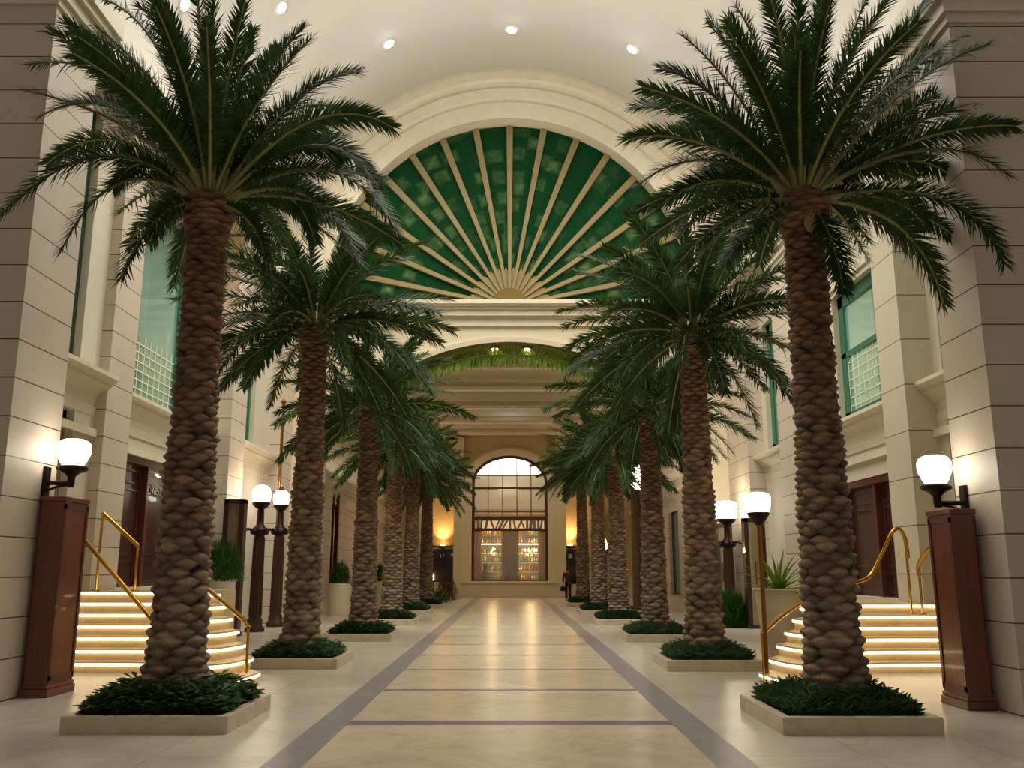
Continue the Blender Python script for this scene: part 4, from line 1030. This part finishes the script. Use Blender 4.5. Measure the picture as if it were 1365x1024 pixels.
shrub(xp,18.2,1.36,.5,.82,'bushy fine-leaved green shrub in the white pot by the left staircase',2600,'ball',M['gc2'],41)
pot(4.78,16.4,1.28,.28,.42,'wide cream bowl pot beyond the right staircase wing',M['potc'])
shrub(4.78,16.4,1.24,.3,.8,'spiky bright green plant in the cream bowl pot by the right staircase',46,'spiky',M['agave'],42,'spiky_plant')
xp,yp=xof(454,33.5),33.5; pot(xp,yp,1.12,.40,.42,'large cream cylinder pot between the second and third left palms',M['potc'],False)
shrub(xp,yp,1.05,.4,.85,'green shrub in the large cream cylinder pot',1500,'ball',M['gc2'],43)
xp,yp=xof(506,40),40; pot(xp,yp,1.12,.40,.42,'cream cylinder pot partly hidden behind the third left palm',M['potc'],False)
shrub(xp,yp,1.05,.42,.85,'dark green shrub in the half-hidden cream cylinder pot',1200,'ball',M['gc2'],44)
x_=xof(975,26.0); shrub(6.35,26.6,0,.5,.95,'tall grassy green shrub at the foot of the right wall mirror case',2600,'ball',M['gc2'],45,ll=.3)
xx=xof(596,50); shrub(xx,50,0,.65,1.3,'reddish brown bushy shrub below the left wall panel',1500,'ball',M['redleaf'],46,ll=.2)
shrub(xof(583,47),46.5,0,.8,.5,'low dark green bush before the reddish brown shrub',900,'ball',M['gc2'],47,ll=.2)
shrub(xof(775,46),46,0,.6,.32,'low dark green bush on the floor before the standing person',900,'ball',M['gc2'],48,ll=.2)
# ------------------------------------------------------------------ person
def person(x,y,h):
    t=thing('person','person seen from behind in a rust brown jacket and black trousers carrying a black bag','person',(x,y,0),.1)
    s=h/1.72
    def skin_obj(name,nodes,edges,m_,root=0,sub=2):
        me=bpy.data.meshes.new(name); me.from_pydata([tuple(Vector(n_[:3])*s) for n_ in nodes],edges,[])
        o=bpy.data.objects.new(name,me); COL.objects.link(o); o.parent=t
        md=o.modifiers.new('skin','SKIN')
        me.skin_vertices.new() if not me.skin_vertices else None
        for i,n_ in enumerate(nodes):
            rr=n_[3] if isinstance(n_[3],tuple) else (n_[3],n_[3]); me.skin_vertices[0].data[i].radius=(rr[0]*s,rr[1]*s); me.skin_vertices[0].data[i].use_root=(i==root)
        sb=o.modifiers.new('sub','SUBSURF'); sb.levels=sub; sb.render_levels=sub
        me.materials.append(m_); return o
    # body (skin) continuous
    n_=[(0,0,.95,(.08,.06)),(0,0,1.15,(.08,.06)),(0,0,1.34,(.09,.06)),(0,0,1.47,(.05,.05)),(0,.0,1.56,(.075,.085)),(0,0,1.66,(.075,.09)),
        (-.19,0,1.38,.03),(-.24,.02,1.12,.03),(-.24,.06,.9,.032),(-.245,.08,.82,.03),
        (.19,0,1.38,.03),(.25,.02,1.12,.03),(.22,-.08,.95,.032),(.2,-.1,.88,.03),
        (-.09,0,.86,.05),(-.1,.02,.48,.04),(-.1,-.02,.08,.035),(-.1,.1,.04,.035),
        (.09,0,.86,.05),(.1,.04,.48,.04),(.12,.06,.08,.035),(.12,.18,.04,.035)]
    e=[(0,1),(1,2),(2,3),(3,4),(4,5),(2,6),(6,7),(7,8),(8,9),(2,10),(10,11),(11,12),(12,13),(0,14),(14,15),(15,16),(16,17),(0,18),(18,19),(19,20),(20,21)]
    skin_obj('body',n_,e,M['skin'])
    for sx,hx,hy,hz in ((-1,-.245,.09,.80),(1,.2,-.11,.86)):
        for k in range(5):
            MB().tube([Vector((hx+(k-2)*.016,hy,hz))*s,Vector((hx+(k-2)*.02,hy+.01,hz-.05-.01*(k%3)))*s,Vector((hx+(k-2)*.018,hy-.01,hz-.085-.01*(k%3)))*s],.008*s,6).build('finger' if k else 'thumb',M['skin'],t)
    skin_obj('jacket',[(0,0,.84,(.17,.125)),(0,0,1.1,(.155,.115)),(0,0,1.36,(.18,.115)),(0,0,1.46,(.085,.085)),(-.2,0,1.38,.075),(-.25,.02,1.12,.06),(-.245,.06,.9,.045),(.2,0,1.38,.075),(.26,.02,1.12,.06),(.225,-.08,.95,.045)],[(0,1),(1,2),(2,3),(2,4),(4,5),(5,6),(2,7),(7,8),(8,9)],M['jacket'])
    skin_obj('trousers',[(0,0,.95,(.15,.115)),(-.09,0,.86,.1),(-.1,.02,.48,.072),(-.1,-.02,.1,.06),(.09,0,.86,.1),(.1,.04,.48,.072),(.12,.06,.1,.06)],[(0,1),(1,2),(2,3),(0,4),(4,5),(5,6)],M['blackc'])
    MB().lathe([(.02,-.13),(.085,-.11),(.1,-.02),(.095,.06),(.06,.11),(.01,.125)],14,Vector((0,-.02,1.65))*s).build('hair',M['hair'],t)
    for sx,fy in ((-.1,.04),(.12,.12)):
        MB().box((sx-.045)*s,(sx+.045)*s,(fy-.1)*s,(fy+.14)*s,0,.07*s).build('shoe',M['shoe'],t,bevel=.02)
    return t
px_=xof(757,49.2); person(px_,49.2,1.76)
t=thing('shoulder_bag','large black bag hanging from the shoulder of the person in the rust brown jacket','bag',(px_+.33,49.15,.86))
mb=MB(); mb.lathe([(.1,0),(.19,.05),(.2,.3),(.17,.5),(.08,.55)],14,sy=.55); mb.build('bag_body',M['blackc'],t)
MB().tube([(-.1,0,.5),(-.16,.02,.62),(-.02,0,.55)],.012,6).build('strap',M['blackc'],t)
t=thing('handbag','small dark handbag in the left hand of the person in the rust brown jacket','bag',(px_-.29,49.25,.5))
mb=MB(); mb.lathe([(.1,0),(.13,.04),(.12,.2),(.05,.24)],12,sy=.5); mb.build('bag_body',M['blackc'],t)
MB().tube([(-.06,0,.22),(0,0,.34),(.06,0,.22)],.008,6).build('bag_handle',M['blackc'],t)
# ------------------------------------------------------------------ ceiling downlights
def ray_vault(u,v):
    # direction in world
    dx=(u-UC)/F; dv=(VC-v)/F
    d=Vector((dx,CT-dv*ST,ST+dv*CT)); o=Vector((0,0,H)); t=5
    while t<60:
        p=o+d*t
        if p.z>SP and (p.x/RX)**2+((p.z-SP)/RZ)**2>=1: return p
        t+=.02
    return p
DL=[(682,39,'centre, right above the arch'),(518,58,'left of centre above the arch'),(843,65,'right of centre above the arch'),(374,10,'left, above the front left palm fronds'),(245,4,'far left, behind the upright frond of the front left palm')]
for u,v,l in DL:
    p=ray_vault(u,v)
    if p.y>29.3: p.y=29.3
    nr=Vector((-p.x/RX**2,0,-(p.z-SP)/RZ**2)).normalized()
    t=thing('downlight','small round ceiling downlight, '+l,'downlight',tuple(p))
    t.rotation_mode='QUATERNION'; t.rotation_quaternion=Vector((0,0,-1)).rotation_difference(nr)
    MB().lathe([(.14,-.035),(.24,-.03),(.26,0),(.26,.02)],24).build('trim_ring',M['white'],t)
    MB().lathe([(.02,-.05),(.155,-.05),(.155,-.02)],20).build('lamp',M['down'],t)
for u,v,Yv in ((660,462,30.7),(702,463,30.7)):
    x=xof(u,Yv,9); t=thing('downlight','%s of the two warm spotlights in the green soffit of the arch'%('left' if u<680 else 'right'),'downlight',(x,Yv-.2,arcz(x)-.02))
    MB().lathe([(.13,-.08),(.18,-.07),(.19,0)],18).build('trim_ring',M['brassd'],t)
    MB().lathe([(.02,-.1),(.12,-.1),(.12,-.06)],16).build('lamp',mat('warm_spot',S('ffffff'),.3,emit=(1,.8,.65,1),es=20),t)
zt=zof(538,46.6); t=thing('downlight','oval downlight in the stepped tan ceiling over the far walkway','downlight',(0.05,46.6,10.3-.0))
MB().lathe([(.34,-.12),(.4,-.1),(.42,0)],24).build('trim_ring',M['iron'],t)
MB().lathe([(.02,-.14),(.32,-.14),(.32,-.08)],20).build('lamp',M['down'],t)
# ------------------------------------------------------------------ lights
def light(kind,loc,e,col,size=.3,rot=(0,0,0),sx=None,sy=None,spot=None,name='room_light'):
    l=bpy.data.lights.new(name,kind); l.energy=e; l.color=col
    if kind=='AREA':
        l.shape='RECTANGLE'; l.size=sx; l.size_y=sy
    else: l.shadow_soft_size=size
    if kind=='SPOT': l.spot_size=spot; l.spot_blend=.8
    o=bpy.data.objects.new(name,l); COL.objects.link(o); o.location=loc; o.rotation_euler=rot; return o
W=(1,.935,.83)
for Y,kk in ((12.5,.45),(16,.75),(20,1),(23.5,1),(26.5,.6)):
    for x in (-4.2,0,4.2):
        zc=SP+RZ*sqrt(1-(x/RX)**2)-.9
        light('SPOT',(x,Y,zc),1120*kk,W,1.5,(0,0,0),spot=2.5)
for sg in (-1,1):
    light('AREA',(sg*7.55,23,SP+.3),70,(1,.95,.88),sx=.5,sy=12,rot=(0,pi+sg*-.6,0))
    for Y in (17,20.5,24,27.5):
        q=Vector((0,Y+1.5,SP+RZ))-Vector((sg*7.4,Y,SP+.3)); lo=light('SPOT',(sg*7.4,Y,SP+.3),520,(1,.95,.87),.3,spot=1.5,name='vault_fill'); lo.rotation_mode='QUATERNION'; lo.rotation_quaternion=Vector((0,0,-1)).rotation_difference(q)  # added unseen spots that brighten the crown of the vault
for Y in (35,41,47,52):
    light('SPOT',(0,Y,9.2),330,(1,.88,.68),.6,spot=2.6)
light('AREA',(0,56.6,4.9),230,(1,.78,.45),sx=7,sy=2.5)
for sg in (-1,1): light('AREA',(sg*6.9,43,5.25),170,(1,.86,.62),sx=.4,sy=20,rot=(0,pi+sg*-.5,0))  # unseen lamps added above the cornices to brighten the far ceiling
light('AREA',(0,57.5,9.8),130,(1,.93,.8),sx=6,sy=3)
for (x,Y,z,e) in ((-9.3,19.8,7,70),(9.3,20,6.8,100),(-9.2,14.2,7,40),(9.3,14.3,7,40),(-9.2,26,7,60),(9.3,26,7,60)):
    light('POINT',(x,Y,z),e,(.85,1,.9),.4)
w=bpy.data.worlds.new('world'); SC.world=w; w.use_nodes=True
w.node_tree.nodes['Background'].inputs[0].default_value=(1,.93,.84,1); w.node_tree.nodes['Background'].inputs[1].default_value=.28
# ------------------------------------------------------------------ camera
cd=bpy.data.cameras.new('camera'); cd.sensor_width=36; cd.lens=F/1365*36; cd.clip_end=300
cd.shift_x=(682.5-UC)/1365
co=bpy.data.objects.new('camera',cd); COL.objects.link(co); co.location=(0,0,H); co.rotation_euler=(pi/2+TH,0,0)
SC.camera=co
vs_=SC.view_settings; vs_.view_transform='Standard'; vs_.look='None'; vs_.gamma=1; vs_.use_curve_mapping=False; vs_.exposure=.02
